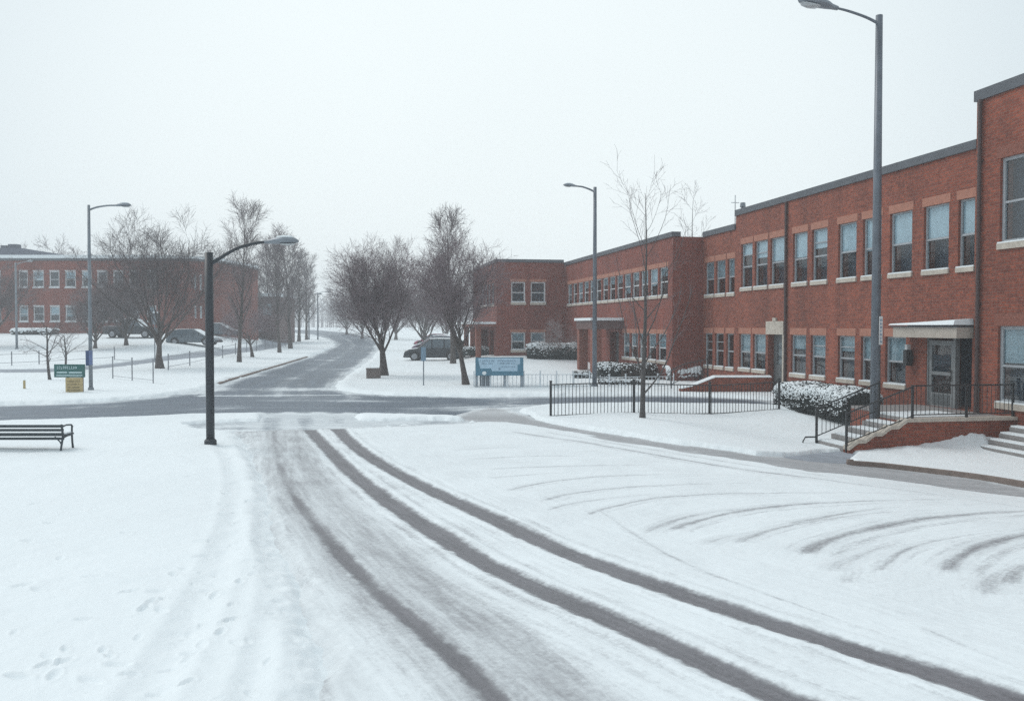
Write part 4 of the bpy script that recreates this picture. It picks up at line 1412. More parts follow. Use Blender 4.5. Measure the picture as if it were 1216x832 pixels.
# small side steps to the right, against the corner block
side = empty('side_steps', ORG, ROT, 'short concrete steps with snowy treads at the right edge below the corner block', 'steps')
for k in range(4):
    m = MB()
    zt_ = T(*((ORG + Matrix.Rotation(ROT, 3, 'Z') @ Vector((20.4, 2.6, 0))).xy)) + .16 * (k + 1)
    v1_ = 1.45 - .30 * k
    m.box((19.2, .1, gz), (21.0 - .0 * k, v1_, zt_ - .0)) if k == 0 else m.box((19.2, .1, zt_ - .159), (21.0 - .01 * k, v1_, zt_))
    s_ = m.build('step', 'concrete_step', side)
    m = MB(); m.box((19.25, v1_ - .26, zt_ + .001), (20.95, v1_ - .02, zt_ + .045)); m.build('snow_cap', 'snow', s_, bevel=.02)

# ---------------------------------------------------------------- hedges and shrubs
_hr = random.Random(21)


def hedge_mesh(name, shape, label, cat, leaf='leaf_dark', n_leaf=5000, n_snow=2600, leaf_s=.05, snow_s=.05, snow_top=True, group=None, cap=.55):
    """shape(rng) -> (surface point, normal); foliage is leaf-sized faces, snow lies in clumps on what faces up"""
    root = empty(name, shape.org, shape.rz, label, cat, group)
    m = MB()
    rng = _hr
    core = shape.core()
    m.loft(core)
    for _ in range(n_leaf):
        p, nrm = shape.sample(rng)
        p = p + nrm * rng.uniform(-.10, .05)
        a = Vector((rng.gauss(0, 1), rng.gauss(0, 1), rng.gauss(0, 1))).normalized()
        b = a.cross(Vector((rng.gauss(0, 1), rng.gauss(0, 1), rng.gauss(0, 1)))).normalized()
        s = leaf_s * rng.uniform(.6, 1.4)
        m.poly([p - a * s, p + b * s * .5, p + a * s, p - b * s * .5])
    m.build('foliage', leaf, root)
    m = MB()
    k = 0
    tries = 0
    while k < n_snow and tries < n_snow * 12:
        tries += 1
        p, nrm = shape.sample(rng)
        if nrm.z < -.1 or rng.random() > sstep(-.25, .65, nrm.z) * 1.05 + .02:
            continue
        s = snow_s * rng.uniform(.5, 1.5)
        m.blob(p + nrm * .03, (s, s, s * cap), 5, 0, rng)
        k += 1
    m.build('snow_cover', 'snow', root, smooth=True)
    return root


class BoxHedge:
    def __init__(s, org, rz, lx, ly, lz, lump=.08, seed=0):
        s.org, s.rz, s.l = org, rz, (lx, ly, lz)
        s.lump = lump
        s.ph = seed * 1.7

    def surf(s, t, a):
        """t in 0..1 along, a angle round the cross-section (superellipse)"""
        lx, ly, lz = s.l
        tt = t * 2 - 1
        endf = (1 - abs(tt) ** 6) ** (1 / 6.0) if abs(tt) < 1 else 0
        ca, sa = math.cos(a), math.sin(a)
        e = .55
        y = math.copysign(abs(ca) ** e, ca) * ly / 2
        z = math.copysign(abs(sa) ** e, sa) * lz / 2
        lum = 1 + s.lump * (math.sin(t * lx * 5 + s.ph) * .5 + math.sin(t * lx * 2.3 + a * 2 + s.ph) * .5)
        f = (.25 + .75 * endf)
        return Vector((tt * lx / 2, y * f * lum, lz / 2 + z * (.45 + .55 * endf) * lum))

    def sample(s, rng):
        t = rng.uniform(.004, .996); a = rng.uniform(-.5, math.pi + .5)
        p = s.surf(t, a)
        d = 1e-3
        n = (s.surf(min(t + d, .9999), a) - p).cross(s.surf(t, a + d) - p)
        if n.length < 1e-12:
            n = Vector((0, 0, 1))
        n.normalize()
        c = Vector((p.x, 0, s.l[2] / 2))
        if n.dot(p - c) < 0:
            n = -n
        return p, n

    def core(s):
        rings = []
        for k in range(17):
            t = .01 + .98 * k / 16
            ring = []
            for j in range(14):
                p = s.surf(t, 2 * math.pi * j / 14)
                c = Vector((p.x, 0, s.l[2] / 2))
                q = c + (p - c) * .9
                ring.append(tuple(q))
            rings.append(ring)
        return rings


def facade_pt(u, v):
    return ORG + Matrix.Rotation(ROT, 3, 'Z') @ Vector((u, v, 0))


hu0, hu1 = 25.75, 30.6
c = facade_pt((hu0 + hu1) / 2, 1.75)
zb = T(c.x, c.y) - .02
hedge_mesh('hedge', BoxHedge((c.x, c.y, zb - .08), ROT, hu1 - hu0, 1.5, 1.12, .07, 1), 'large dark hedge thick with snow under the ground floor windows beside the stoop', 'hedge', n_leaf=11000, n_snow=11500, leaf_s=.05, snow_s=.026)


def ground_hedge(px0, px1, py, topy, ly, label, leaf='leaf_dark', seed=0, rz=0.0, nl=2500, ns=2200, ss=.045, cat='hedge', name='hedge', zc_push=0.0):
    a, b = G(px0, py), G(px1, py)
    c = (a + b) / 2
    lx = (b - a).length
    c.y += ly / 2 + zc_push
    hgt = max(.3, (py - topy) * c.y / F_PX)
    return hedge_mesh(name, BoxHedge((c.x, c.y, T(c.x, c.y) - .05), rz, lx, ly, hgt + .05, .09, seed), label, cat, leaf, nl, ns, .07, ss)


ground_hedge(628, 702, 440, 420.5, 1.8, 'snow topped dark hedge on the bank below the end block windows', seed=2, ns=1900, rz=-.12, zc_push=6)
ground_hedge(711, 742, 452, 432, 1.5, 'rounded green shrub with thin snow beside the wing porch, left of the brown hedge', seed=3, nl=1800, ns=600, cat='shrub', name='shrub')
ground_hedge(738, 781, 452.5, 433, 1.6, 'boxy brown winter hedge in front of the wing ground floor windows', leaf='leaf_brown', seed=4, nl=3200, ns=260)
ground_hedge(682, 702, 451, 443, 1.2, 'small low dark shrub at the foot of the middle street lamp', seed=5, nl=900, ns=200, cat='shrub', name='shrub')
ground_hedge(712, 765, 459, 451.5, .9, 'thin low brown hedge between the white fence and the boxy brown hedge', leaf='leaf_brown', seed=6, nl=1800, ns=500)
ground_hedge(800, 842, 456, 437.5, 1.6, 'snow laden mounded hedge above the sloped end of the brick retaining wall', seed=7, nl=1600, ns=2600, ss=.075, zc_push=1.6)
ground_hedge(565, 588, 427, 416.5, 1.4, 'small snowy shrub behind the left end of the blue sign', seed=8, nl=900, ns=900, cat='shrub', name='shrub', zc_push=4)
ground_hedge(602, 622, 427, 415.5, 1.4, 'small snow capped shrub beside the end block wall, above the blue sign', seed=9, nl=900, ns=700, cat='shrub', name='shrub', zc_push=6)
ground_hedge(11, 62, 398.5, 390.5, 1.6, 'long low hedge dusted with snow along the foot of the far brick building', seed=10, nl=2000, ns=900, ss=.1)

# ---------------------------------------------------------------- street lamps
def lamp(name, base, hgt, r0, r1, arm_vec, label, mat='pole_blue', arm_pts=None, head_len=.75, head_mat='lamp_head', tilt=0.0, collar=True):
    root = empty(name, base, 0, label, 'street lamp', 'street lamps')
    m = MB(); m.tube([(0, 0, -.3), (0, 0, hgt * .5), (0, 0, hgt)], [r0, (r0 + r1) / 2, r1], 14)
    m.build('pole', mat, root, smooth=False)
    for p in root.children[-1].data.polygons:
        p.use_smooth = len(p.vertices) == 4
    if collar:
        m = MB(); m.tube([(0, 0, -.05), (0, 0, .16), (0, 0, .2)], [r0 * 1.5, r0 * 1.45, r0 * 1.1], 14); m.build('base_collar', mat, root)
    av = Vector(arm_vec)
    if arm_pts is None:
        arm_pts = [(0, 0, -.12), (.25, 0, .0), (.6, 0, .06), (1, 0, .0)]
    d = av.normalized()
    pts = []
    for (f, _, dz) in arm_pts:
        pts.append(Vector((d.x * f * av.length, d.y * f * av.length, hgt - .12 + dz)))
    sp = smooth_line([tuple(p) for p in pts], 5)
    m = MB(); m.tube([tuple(p) for p in sp], [.045 - .012 * i / len(sp) for i in range(len(sp))], 8)
    m.build('arm', mat, root, smooth=True)
    end = pts[-1]
    # cobra head
    e = (pts[-1] - pts[-2]).normalized()
    if tilt is not None:
        e = Vector((d.x, d.y, tilt)).normalized()
    sidev = Vector((-d.y, d.x, 0)); upv = e.cross(sidev) * -1
    if upv.z < 0: upv = -upv
    L_ = head_len
    rings = []
    for (t, w, tp, bt) in ((-.05, .045, .04, -.04), (.10, .06, .055, -.045), (.22, .11, .085, -.05), (.45, .165, .115, -.055), (.75, .17, .105, -.055), (.92, .12, .07, -.045), (1.0, .04, .02, -.03)):
        ring = []
        for j in range(12):
            an = 2 * math.pi * j / 12
            y = math.cos(an) * w * L_ / .75
            zz_ = math.sin(an); zz_ = zz_ * (tp if zz_ > 0 else -bt) * L_ / .75
            ring.append(end + e * (t * L_) + sidev * y + upv * zz_)
        rings.append(ring)
    m = MB(); m.loft(rings)
    h_ = m.build('lamp_head', head_mat, root, smooth=True)
    m = MB()
    rings = []
    for (t, w, tp) in ((.30, .03, .0), (.36, .085, .022), (.55, .115, .032), (.75, .11, .028), (.86, .05, .0)):
        zt = (.095 + .02 * (1 - abs(t - .55) * 2)) * L_ / .75
        rings.append([end + e * (t * L_) + sidev * (math.cos(2 * math.pi * j / 8) * w * L_ / .75) + upv * (zt - .03 * L_ + max(-.2, math.sin(2 * math.pi * j / 8)) * (tp + .02) * L_ / .75) for j in range(8)])
    m.loft(rings); m.build('snow_cap', 'snow', h_, smooth=True)
    m = MB()
    rings = []
    for (t, w, dp) in ((.40, .05, .0), (.5, .12, -.035), (.68, .135, -.05), (.85, .11, -.035), (.93, .04, 0)):
        rings.append([end + e * (t * L_) + sidev * (math.cos(2 * math.pi * j / 10) * w * L_ / .75) + upv * ((-.045 + min(0, math.sin(2 * math.pi * j / 10)) * .0 + dp * max(0, -math.sin(2 * math.pi * j / 10) * .5 + .5)) * L_ / .75) for j in range(10)])
    m.loft(rings); m.build('lens', 'lens', h_, smooth=True)
    return root


# near lamp on the right, beside the stoop
p = facade_pt(23.45, 2.85); zb = T(p.x, p.y)
zc = p.y
htop = EYE + 365 * zc / F_PX - zb
sL = zc / F_PX
big = lamp('street_lamp', (p.x, p.y, zb), htop, .145, .095, (-1.30, -.22, 0), 'tall blue grey street lamp standing beside the entrance stoop, the largest lamp', arm_pts=[(0, 0, -.12), (.3, 0, .04), (.7, 0, .18), (1, 0, .25)], head_len=1.12, tilt=.16)
m = MB(); m.box((.02, -.20, 2.75), (.11, -.165, 3.55)); lp = m.build('label_plate', 'label_white', big)
m = MB()
for k in range(7):
    m.box((.035, -.204, 2.82 + k * .1), (.095 - .02 * (k % 2), -.2005, 2.86 + k * .1))
m.build('lettering', 'sign_mid', lp)
# middle lamp before the wing
g = G(706, 461)
lamp('street_lamp', g, EYE + 164 * g.y / F_PX - g.z, .11, .075, (-.80, 0, 0), 'tall grey street lamp with a short arm in front of the school wing', mat='pole_blue', arm_pts=[(0, 0, -.1), (.3, 0, .02), (.7, 0, .13), (1, 0, .16)], head_len=.62, tilt=.1)
# short dark lamp on the near left
g = G(250, 531)
lamp('street_lamp', g, EYE + 87 * g.y / F_PX - g.z, .095, .095, (1.32, 0, 0), 'short dark square post lamp with a long curved arm near the bench', mat='pole_dark',
     arm_pts=[(0, 0, -.18), (.2, 0, .0), (.5, 0, .22), (.8, 0, .33), (1, 0, .36)], head_len=.74, tilt=.03)
# left lamp with the blue banner
g = G(108, 465)
bl_lamp = lamp('street_lamp', g, EYE + 143 * g.y / F_PX - g.z, .085, .06, (1.1, 0, 0), 'grey street lamp carrying a blue banner, right of the green sign', mat='pole_grey', arm_pts=[(0, 0, -.1), (.3, 0, .02), (.7, 0, .09), (1, 0, .1)], head_len=.70, tilt=.02)
sg = G(108, 465).y / F_PX
bn = empty('banner_sign', (g.x, g.y - .1, g.z), 0, 'blue banner panel fixed to the grey lamp pole beside the green sign', 'sign')
z0b, z1b = EYE - (434 - 387) * sg - g.z, EYE - (416 - 387) * sg - g.z
m = MB(); m.box((-.15, -.03, z0b), (-.01, .0, z1b)); m.build('navy_panel', 'banner_navy', bn)
m = MB(); m.box((-.009, -.03, z0b + .03), (.14, .0, z1b)); m.build('pale_panel', 'banner_blue', bn)
# small far lamp on the far left, far lamps down the road
g = G(20, 415.5)
lamp('street_lamp', g, EYE + 75 * g.y / F_PX - g.z, .10, .075, (.9, 0, 0), 'distant grey street lamp in front of the far brick building at the left edge', mat='pole_grey', arm_pts=[(0, 0, -.1), (.3, 0, .06), (.7, 0, .16), (1, 0, .2)], head_len=.55, tilt=.1)
for (px, py, ty, lab) in ((377.5, 404, 347.5, 'distant street lamp on the inside of the far road bend, the nearer of two'), (367, 403.5, 350, 'distant street lamp beside the far road bend, the fainter of two')):
    g = G(px, py)
    lamp('street_lamp', g, EYE + (387 - ty) * g.y / F_PX - g.z, .13, .09, (1.3, 0, 0), lab, mat='pole_grey', arm_pts=[(0, 0, -.3), (.2, 0, .05), (.5, 0, .2), (1, 0, .25)], head_len=.9, tilt=.05, collar=False)

# ---------------------------------------------------------------- bench
g = G(66, 540)
bx1 = G(80.5, 538).x
bench = empty('park_bench', (bx1 - .95, g.y + .12, g.z + .05), R(.5), 'dark slatted park bench seen from behind on the snowy lawn at the left', 'bench')
sB = g.y / F_PX
zz_ = lambda py: EYE - (py - 387) * (g.y + .1) / F_PX - g.z - .05
m = MB()
for i, (a, b) in enumerate(((504.5, 507.8), (509.3, 512.4), (514.3, 517.3), (519.6, 522.6))):
    m.box((-.93, -.035 + .012 * i, zz_(b)), (.93, .0 + .012 * i, zz_(a)))
m.build('backrest', 'bench_paint', bench, bevel=.008)
m = MB()
for i in range(4):
    m.box((-.93, .08 + i * .105, .335), (.93, .165 + i * .105, .37))
seat = m.build('seat', 'bench_paint', bench, bevel=.008)
m = MB(); m.box((-.9, .1, .371), (.9, .44, .40)); m.build('snow_cap', 'snow', seat, bevel=.02)
for sx in (-.90, .90):
    m = MB()
    m.tube([(sx, -.10, -.05), (sx, -.05, .12), (sx, .03, .32), (sx, .0, .5), (sx, -.035, zz_(504))], [.028, .022, .024, .022, .02], 6)
    m.tube([(sx, .5, -.05), (sx, .46, .15), (sx, .44, .36), (sx, .45, .52)], [.028, .022, .022, .02], 6)
    m.tube([(sx, -.02, .55), (sx, .2, .57), (sx, .42, .55), (sx, .48, .5)], .02, 6)
    m.tube([(sx, .02, .3), (sx, .24, .33), (sx, .44, .33)], .02, 6)
    m.build('leg', 'bench_paint', bench)
    s_ = -1 if sx > 0 else 1
    m = MB(); m.tube([(sx, -.02, .14), (sx + s_ * .05, .0, .22), (sx + s_ * .17, .02, .33)], .014, 6); m.build('brace', 'bench_paint', bench)

# ---------------------------------------------------------------- signs
def strokes(m, x0, x1, z0, z1, y, rng, gap=.02):
    """rows of letter-like strokes, as unreadable as in the photograph"""
    x = x0
    hgt = z1 - z0
    while x < x1:
        w = hgt * rng.uniform(.35, .65)
        k = rng.randrange(4)
        t = hgt * .18
        if x + w > x1: break
        m.box((x, y, z0), (x + t, y - .006, z1))
        if k in (0, 1): m.box((x + t, y, z1 - t), (x + w, y - .006, z1))
        if k in (0, 2): m.box((x + t, y, z0), (x + w, y - .006, z0 + t))
        if k in (1, 3): m.box((x + w - t, y, z0 + t), (x + w, y - .0055, z1 - t))
        x += w + hgt * (.25 if rng.random() < .85 else .8)


sr = random.Random(4)
g = G(82, 467.5)
sc_ = g.y / F_PX
ax = lambda px: (px - 608) * sc_ - g.x
az = lambda py: EYE - (py - 387) * sc_ - g.z
gs = empty('green_sign', g, 0, 'green notice board with pale lettering above a square tan board on the left lawn', 'sign')
m = MB(); m.box((ax(64.4), -.05, az(447.8)), (ax(100.3), .03, az(432.4))); gp = m.build('green_panel', 'sign_green', gs, bevel=.01)
m = MB(); strokes(m, ax(68), ax(92), az(438.0), az(434.7), -.051, sr)
m.box((ax(67.5), -.051, az(443.0)), (ax(80), -.056, az(441.0))); m.box((ax(82), -.051, az(443.2)), (ax(97.5), -.056, az(441.2))); m.box((ax(67), -.051, az(446.2)), (ax(98), -.056, az(444.8)))
m.build('lettering', 'sign_pale', gp)
m = MB(); m.box((ax(77.6), -.04, az(467.0)), (ax(97.4), .04, az(448.2))); tp_ = m.build('tan_panel', 'sign_tan', gs, bevel=.01)
m = MB()
for py in (452.5, 456, 459.5, 463):
    strokes(m, ax(80), ax(95), az(py + 1.1), az(py - .6), -.041, sr)
m.build('lettering', 'sign_tan_dark', tp_)
for px in (79, 96):
    m = MB(); m.box((ax(px) - .04, .041, -.2), (ax(px) + .04, .12, az(434))); m.build('post', 'box_brown', gs)

g = G(592, 461.5)
sc_ = g.y / F_PX
bs = empty('blue_sign', g, 0, 'wide blue bordered notice board with a pale face beside the leaning tree', 'sign')
m = MB(); m.box((ax(564.7), -.06, az(445.8)), (ax(621.5), .06, az(424.3))); bp_ = m.build('blue_panel', 'sign_blue', bs, bevel=.01)
m = MB()
P = [(568, 425.2), (617.5, 425.2), (617.5, 432), (614.5, 433), (614.5, 440.5), (584.5, 440.5), (583, 437), (570.5, 437.5), (569, 432)]
m.poly([(ax(x), -.0632, az(y)) for x, y in P]); m.poly([(ax(x), -.061, az(y)) for x, y in P[::-1]])
for i in range(len(P)):
    a, b = P[i], P[(i + 1) % len(P)]
    m.poly([(ax(a[0]), -.061, az(a[1])), (ax(b[0]), -.061, az(b[1])), (ax(b[0]), -.0632, az(b[1])), (ax(a[0]), -.0632, az(a[1]))])
m.build('pale_face', 'sign_blue_pale', bp_)
m = MB(); strokes(m, ax(570), ax(589), az(429.6), az(427.2), -.064, sr); strokes(m, ax(591), ax(613), az(429.2), az(427.4), -.064, sr)
strokes(m, ax(572), ax(585), az(432.6), az(430.8), -.064, sr); strokes(m, ax(591), ax(611), az(432.0), az(430.6), -.064, sr); strokes(m, ax(595), ax(612), az(436.0), az(434.8), -.064, sr)
m.box((ax(592), -.064, az(439)), (ax(594.2), -.068, az(436.6)))
m.build('lettering', 'sign_mid', bp_)
m = MB(); m.blob((ax(575), -.075, az(442.8)), (.10, .02, .09), 7); m.build('snow_clump', 'snow', bp_)
for px in (566, 599.3, 620):
    m = MB(); m.box((ax(px) - .06, .061, -.2), (ax(px) + .06, .16, az(426))); m.build('post', 'panel_grey', bs)
ub = empty('utility_cabinet', (ax(575.5) + g.x, g.y + .3, g.z), 0, 'grey ribbed utility cabinet standing under the left half of the blue sign', 'cabinet')
wdt = 12.5 * sc_; hg = 16.5 * sc_
m = MB(); m.box((-wdt / 2, 0, -.1), (wdt / 2, .4, hg)); m.build('body', 'panel_grey', ub, bevel=.01)
m = MB()
for k in range(5):
    x = -wdt / 2 + wdt * (k + .5) / 5
    m.box((x - .03, -.015, .05), (x + .01, -.002, hg - .05))
m.build('ribs', 'pole_grey', ub)
m = MB(); m.box((-wdt / 2 - .02, -.03, hg + .003), (wdt / 2 + .02, .43, hg + .06)); m.build('snow_cap', 'snow', ub, bevel=.02)

g = G(503, 459.5)
sc_ = g.y / F_PX
ss_ = empty('post_sign', g, 0, 'narrow pale blue street sign on a thin post in front of the dark parked car', 'sign')
m = MB(); m.tube([(0, 0, -.2), (0, 0, az(411))], .028, 8); m.build('post', 'pole_grey', ss_)
m = MB(); m.box((-.115, -.05, az(428.5)), (.115, -.03, az(412))); m.build('plate', 'sign_mid', ss_, bevel=.006)
g = G(443, 451.5)
bxo = empty('utility_box', g, R(4), 'square brown utility box in the snow at the foot of the bushy roadside tree', 'utility box')
sc_ = g.y / F_PX
m = MB(); m.box((-8 * sc_, 0, -.1), (8 * sc_, .6, 13 * sc_)); m.build('body', 'box_brown', bxo, bevel=.02)
m = MB(); m.box((-8.3 * sc_, -.03, 13 * sc_ + .002), (8.3 * sc_, .63, 13 * sc_ + .06)); m.build('lid', 'box_brown', bxo, bevel=.015)
m = MB(); m.box((-8 * sc_ + .05, .03, 13 * sc_ + .062), (8 * sc_ - .05, .57, 13 * sc_ + .085)); m.build('snow_cap', 'snow', bxo)
g = G(29, 463.5)
yp = empty('marker_post', g, 0, 'short tan marker post alone in the snow at the far left', 'post')
m = MB(); m.tube([(0, 0, -.2), (0, 0, 12 * g.y / F_PX)], .05, 10); m.build('post', 'post_yellow', yp)
m = MB(); m.tube([(0, 0, 12 * g.y / F_PX), (0, 0, 12 * g.y / F_PX + .05)], [.055, .03], 10); m.build('cap', 'snow', yp)
g = G(184, 430)
ls = empty('lantern_post', g, 0, 'grey box lantern on a thin post just left of the large spreading tree', 'lamp post')
sc_ = g.y / F_PX
m = MB(); m.tube([(0, 0, -.2), (0, 0, az(385))], .04, 8); m.build('post', 'pole_grey', ls)
m = MB(); m.box((-.16, -.16, az(385)), (.16, .16, az(372))); m.build('housing', 'pole_grey', ls, bevel=.02)
m = MB(); m.box((-.22, -.22, az(372) + .002), (.22, .22, az(370))); m.build('snow_cap', 'snow', ls, bevel=.02)

# ---------------------------------------------------------------- fences
def fence(name, a, b, hgt, n_post, gap, label, mat='black_iron', pr=.03, picket=.009, rails=(.08, .97), group=None, post_extra=.06, skip=()):
    root = empty(name, a, 0, label, 'fence', group)
    a = Vector(a); b = Vector(b)
    d = b - a
    L_ = d.xy.length
    def P(t, z):
        x, y = a.x + d.x * t, a.y + d.y * t
        return Vector((d.x * t, d.y * t, T(x, y) - a.z + z))
    m = MB()
    ns = max(2, int(L_ / 1.2))
    for r in rails:
        m.tube([P(i / ns, r * hgt) for i in range(ns + 1)], pr * .5, 6)
    k = int(L_ / gap) if gap else 0
    for i in range(1, k):
        t = i / k
        m.tube([P(t, .06), P(t, hgt * rails[-1])], picket, 4, cap=False)
    m.build('fence_panel', mat, root)
    for i in range(n_post):
        t = i / max(1, n_post - 1)
        q = MB(); p0 = P(t, -.2); p1 = P(t, hgt + post_extra)
        q.box((p0.x - pr, p0.y - pr, p0.z), (p0.x + pr, p0.y + pr, p1.z)); q.box((p0.x - pr * 1.3, p0.y - pr * 1.3, p1.z), (p0.x + pr * 1.3, p0.y + pr * 1.3, p1.z + .03))
        q.build('post', mat, root)
    return root


g0, g1 = G(654, 497), G(925, 488.5)
fence('iron_fence', g0, g1, 1.06, 4, .125, 'black iron picket fence on the snowy island before the young tree', pr=.035, picket=.010)
g0, g1 = G(797, 463), G(842, 463)
g0.z += .0
m = None
rf = empty('ramp_railing', g0, 0, 'short sloping black iron railing over the snow laden hedge by the retaining wall', 'railing')
path = [(0, 0, .15), ((g1.x - g0.x) * .35, .1, .42), (g1.x - g0.x, .3, .62)]
railing(path, [0, 1], rf, hgt=.72, gap=.16)
g0, g1 = G(563, 461.5), G(700, 461.0)
fence('picket_fence', g0, g1, .70, 8, .17, 'low white picket fence running behind the blue sign towards the middle lamp', mat='white_paint', pr=.03, picket=.012, rails=(.15, .9))
g0, g1 = G(704, 461.0), G(800, 459.5)
fence('picket_fence', g0, g1, .55, 6, .17, 'low pale picket fence from the middle lamp along the drive', mat='white_paint', pr=.03, picket=.012, rails=(.15, .9))
g0, g1 = G(150, 459), G(196, 449)
fence('wire_fence', G(134, 451.5), G(182, 457), 1.15, 3, 0, 'three thin posts of a wire fence nearest the road on the left lawn', mat='wire', pr=.022, rails=(.2, .95))
fence('wire_fence', G(200, 441), G(346, 411), 1.0, 12, 0, 'long wire fence on thin posts along the near side of the left footpath', mat='wire', pr=.03, rails=(.3, .95))
fence('wire_fence', G(-20, 437), G(136, 428.5), .95, 6, 0, 'sparse wire fence on thin posts beyond the left footpath', mat='wire', pr=.028, rails=(.3, .9))

# ---------------------------------------------------------------- cars
def car(name, loc, rz, L_, Wd, Hh, body, label, style='suv', snow=('roof', 'hood', 'windscreen'), cat='car', group='parked cars'):
    root = empty(name, loc, rz, label, cat, group)
    w = Wd / 2
    zb = .26 if style != 'pickup' else .36
    if style == 'suv':
        belt = Hh * .60
        st = [(-.5, .45 * Hh, .84), (-.485, belt * .98, .93), (-.42, belt, .98), (-.1, belt, 1), (.18, belt * .98, 1), (.24, belt * .95, 1), (.42, belt * .84, .95), (.475, belt * .74, .88), (.5, belt * .58, .80)]
        gh = [(-.485, belt - .02, .90), (-.445, Hh * .95, .80), (-.3, Hh * .99, .80), (-.05, Hh, .80), (.06, Hh * .985, .79), (.26, belt * .95 - .01, .88)]
        pil = (-.40, -.19, .02)
    elif style == 'hatch':
        belt = Hh * .62
        st = [(-.5, .5 * Hh, .82), (-.485, belt * .95, .92), (-.40, belt, .98), (-.1, belt * .99, 1), (.18, belt * .93, 1), (.25, belt * .88, .99), (.42, belt * .72, .93), (.48, belt * .60, .85), (.5, belt * .48, .78)]
        gh = [(-.47, belt - .02, .88), (-.40, Hh * .93, .78), (-.25, Hh * .99, .79), (-.05, Hh, .79), (.05, Hh * .97, .78), (.30, belt * .84, .88)]
        pil = (-.33, -.13, .06)
    else:
        belt = Hh * .60
        st = [(-.5, belt * .95, .95), (-.49, belt, .98), (-.1, belt, 1), (.18, belt, 1), (.24, belt * .97, 1), (.44, belt * .88, .97), (.48, belt * .84, .93), (.5, belt * .6, .88)]
        gh = [(-.14, belt - .02, .90), (-.115, Hh * .97, .82), (.0, Hh, .82), (.10, Hh * .985, .81), (.22, belt * .97, .90)]
        pil = (-.11, .02)
    rings = []
    for (x, zt, f) in st:
        ww = w * f
        half = [(ww * .86, zb), (ww * .98, zb + .10), (ww, (zb + zt) * .52), (ww * .985, zt - .08), (ww * .93, zt - .015), (ww * .6, zt + .015)]
        ring = [(x * L_, y, z) for y, z in half] + [(x * L_, -y, z) for y, z in half[::-1]]
        rings.append(ring)
    m = MB(); m.loft(rings)
    bo = m.build('body', body, root, smooth=True)
    es = bo.modifiers.new('edge', 'EDGE_SPLIT'); es.split_angle = R(35)
    rings = []
    for (x, zt, f) in gh:
        zt = max(zt, belt * .80)
        low_ = belt * .78
        rings.append([(x * L_, w * .93, low_), (x * L_, w * f, zt - .05), (x * L_, w * f * .85, zt), (x * L_, -w * f * .85, zt), (x * L_, -w * f, zt - .05), (x * L_, -w * .93, low_)])
    m = MB(); m.loft(rings); m.build('windows', 'car_glass', root)
    # roof panel and pillars in body colour
    top = [g_ for g_ in gh if g_[1] > Hh * .9]
    m = MB()
    rings = []
    for (x, zt, f) in top:
        rings.append([(x * L_, w * f * .99, zt - .045), (x * L_, w * f * .86, zt + .012), (x * L_, -w * f * .86, zt + .012), (x * L_, -w * f * .99, zt - .045), (x * L_, -w * f * .8, zt - .06), (x * L_, w * f * .8, zt - .06)])
    m.loft(rings)
    rf = m.build('roof', body, root, smooth=False)
    fx, fz, ff = gh[-1]; tx, tz, tf = gh[-2]; bx, bz, bf = gh[0]; b2x, b2z, b2f = gh[1]
    for s in (-1, 1):
        for pa, pb, pr_ in [((fx * L_, s * w * .94, fz), (tx * L_, s * w * tf, tz - .04), .035), ((bx * L_, s * w * .92, bz), (b2x * L_, s * w * b2f, b2z - .04), .06)] + \
                [((p_ * L_, s * w * .95, belt - .03), (p_ * L_, s * w * .80, Hh - .07), .038) for p_ in pil]:
            m = MB(); m.tube([pa, pb], pr_, 5); m.build('pillar', body, rf)
    # wheels
    wr = .33 if style != 'pickup' else .39
    if style == 'suv': wr = .36
    for x in (-.31, .31):
        for s in (-1, 1):
            m = MB()
            cx_ = x * L_
            y0, y1 = s * (w - .20), s * (w + .015)
            m.tube([(cx_, y0, wr), (cx_, y1 - s * .02, wr), (cx_, y1, wr)], [wr, wr, wr * .93], 18)
            tw = m.build('wheel', 'tyre', root)
            m = MB(); m.tube([(cx_, y1 + s * .001, wr), (cx_, y1 + s * .012, wr)], [wr * .64, wr * .58], 14)
            rm = m.build('rim', 'rim', tw)
            m = MB()
            N_ = 20
            ring = [(cx_ + (wr + .07) * math.cos(a), (wr + .03) + (wr + .05) * math.sin(a)) for a in [math.pi * k / N_ for k in range(N_ + 1)]]
            ring = [(cx_ + wr + .07, zb + .01)] + ring + [(cx_ - wr - .07, zb + .01)]
            m.poly([(x_, s * (w + .004), z_) for x_, z_ in (ring if s < 0 else ring[::-1])])
            m.build('wheel_arch', 'tyre', root)
    # lamps, bumpers, mirrors, doors
    fz_ = st[-2][1] - .16
    for s in (-1, 1):
        m = MB(); m.blob((L_ * .472, s * w * .70, fz_), (.10, .17, .075), 8); m.build('headlight', 'headlight', root, smooth=True)
        m = MB(); m.blob((-L_ * .488, s * w * .80, st[1][1] - .16), (.05, .13, .13), 8); m.build('tail_light', 'taillight', root, smooth=True)
        m = MB(); m.blob((fx * L_ - .35, s * (w + .09), belt + .03), (.09, .10, .07), 7); m.build('mirror', body, root, smooth=True)
        m = MB()
        for x_ in (-.17, .06):
            m.box((x_ * L_ - .10, s * (w + .001), belt - .18), (x_ * L_ + .08, s * (w + .025), belt - .145))
        m.build('door_handle', 'car_dark', root)
    m = MB(); m.box((L_ * .46, -w * .8, zb + .02), (L_ * .508, w * .8, zb + .17)); m.build('front_bumper', 'tyre', root, bevel=.02)
    m = MB(); m.box((-L_ * .505, -w * .85, zb + .05), (-L_ * .47, w * .85, zb + .2)); m.build('rear_bumper', 'tyre', root, bevel=.02)
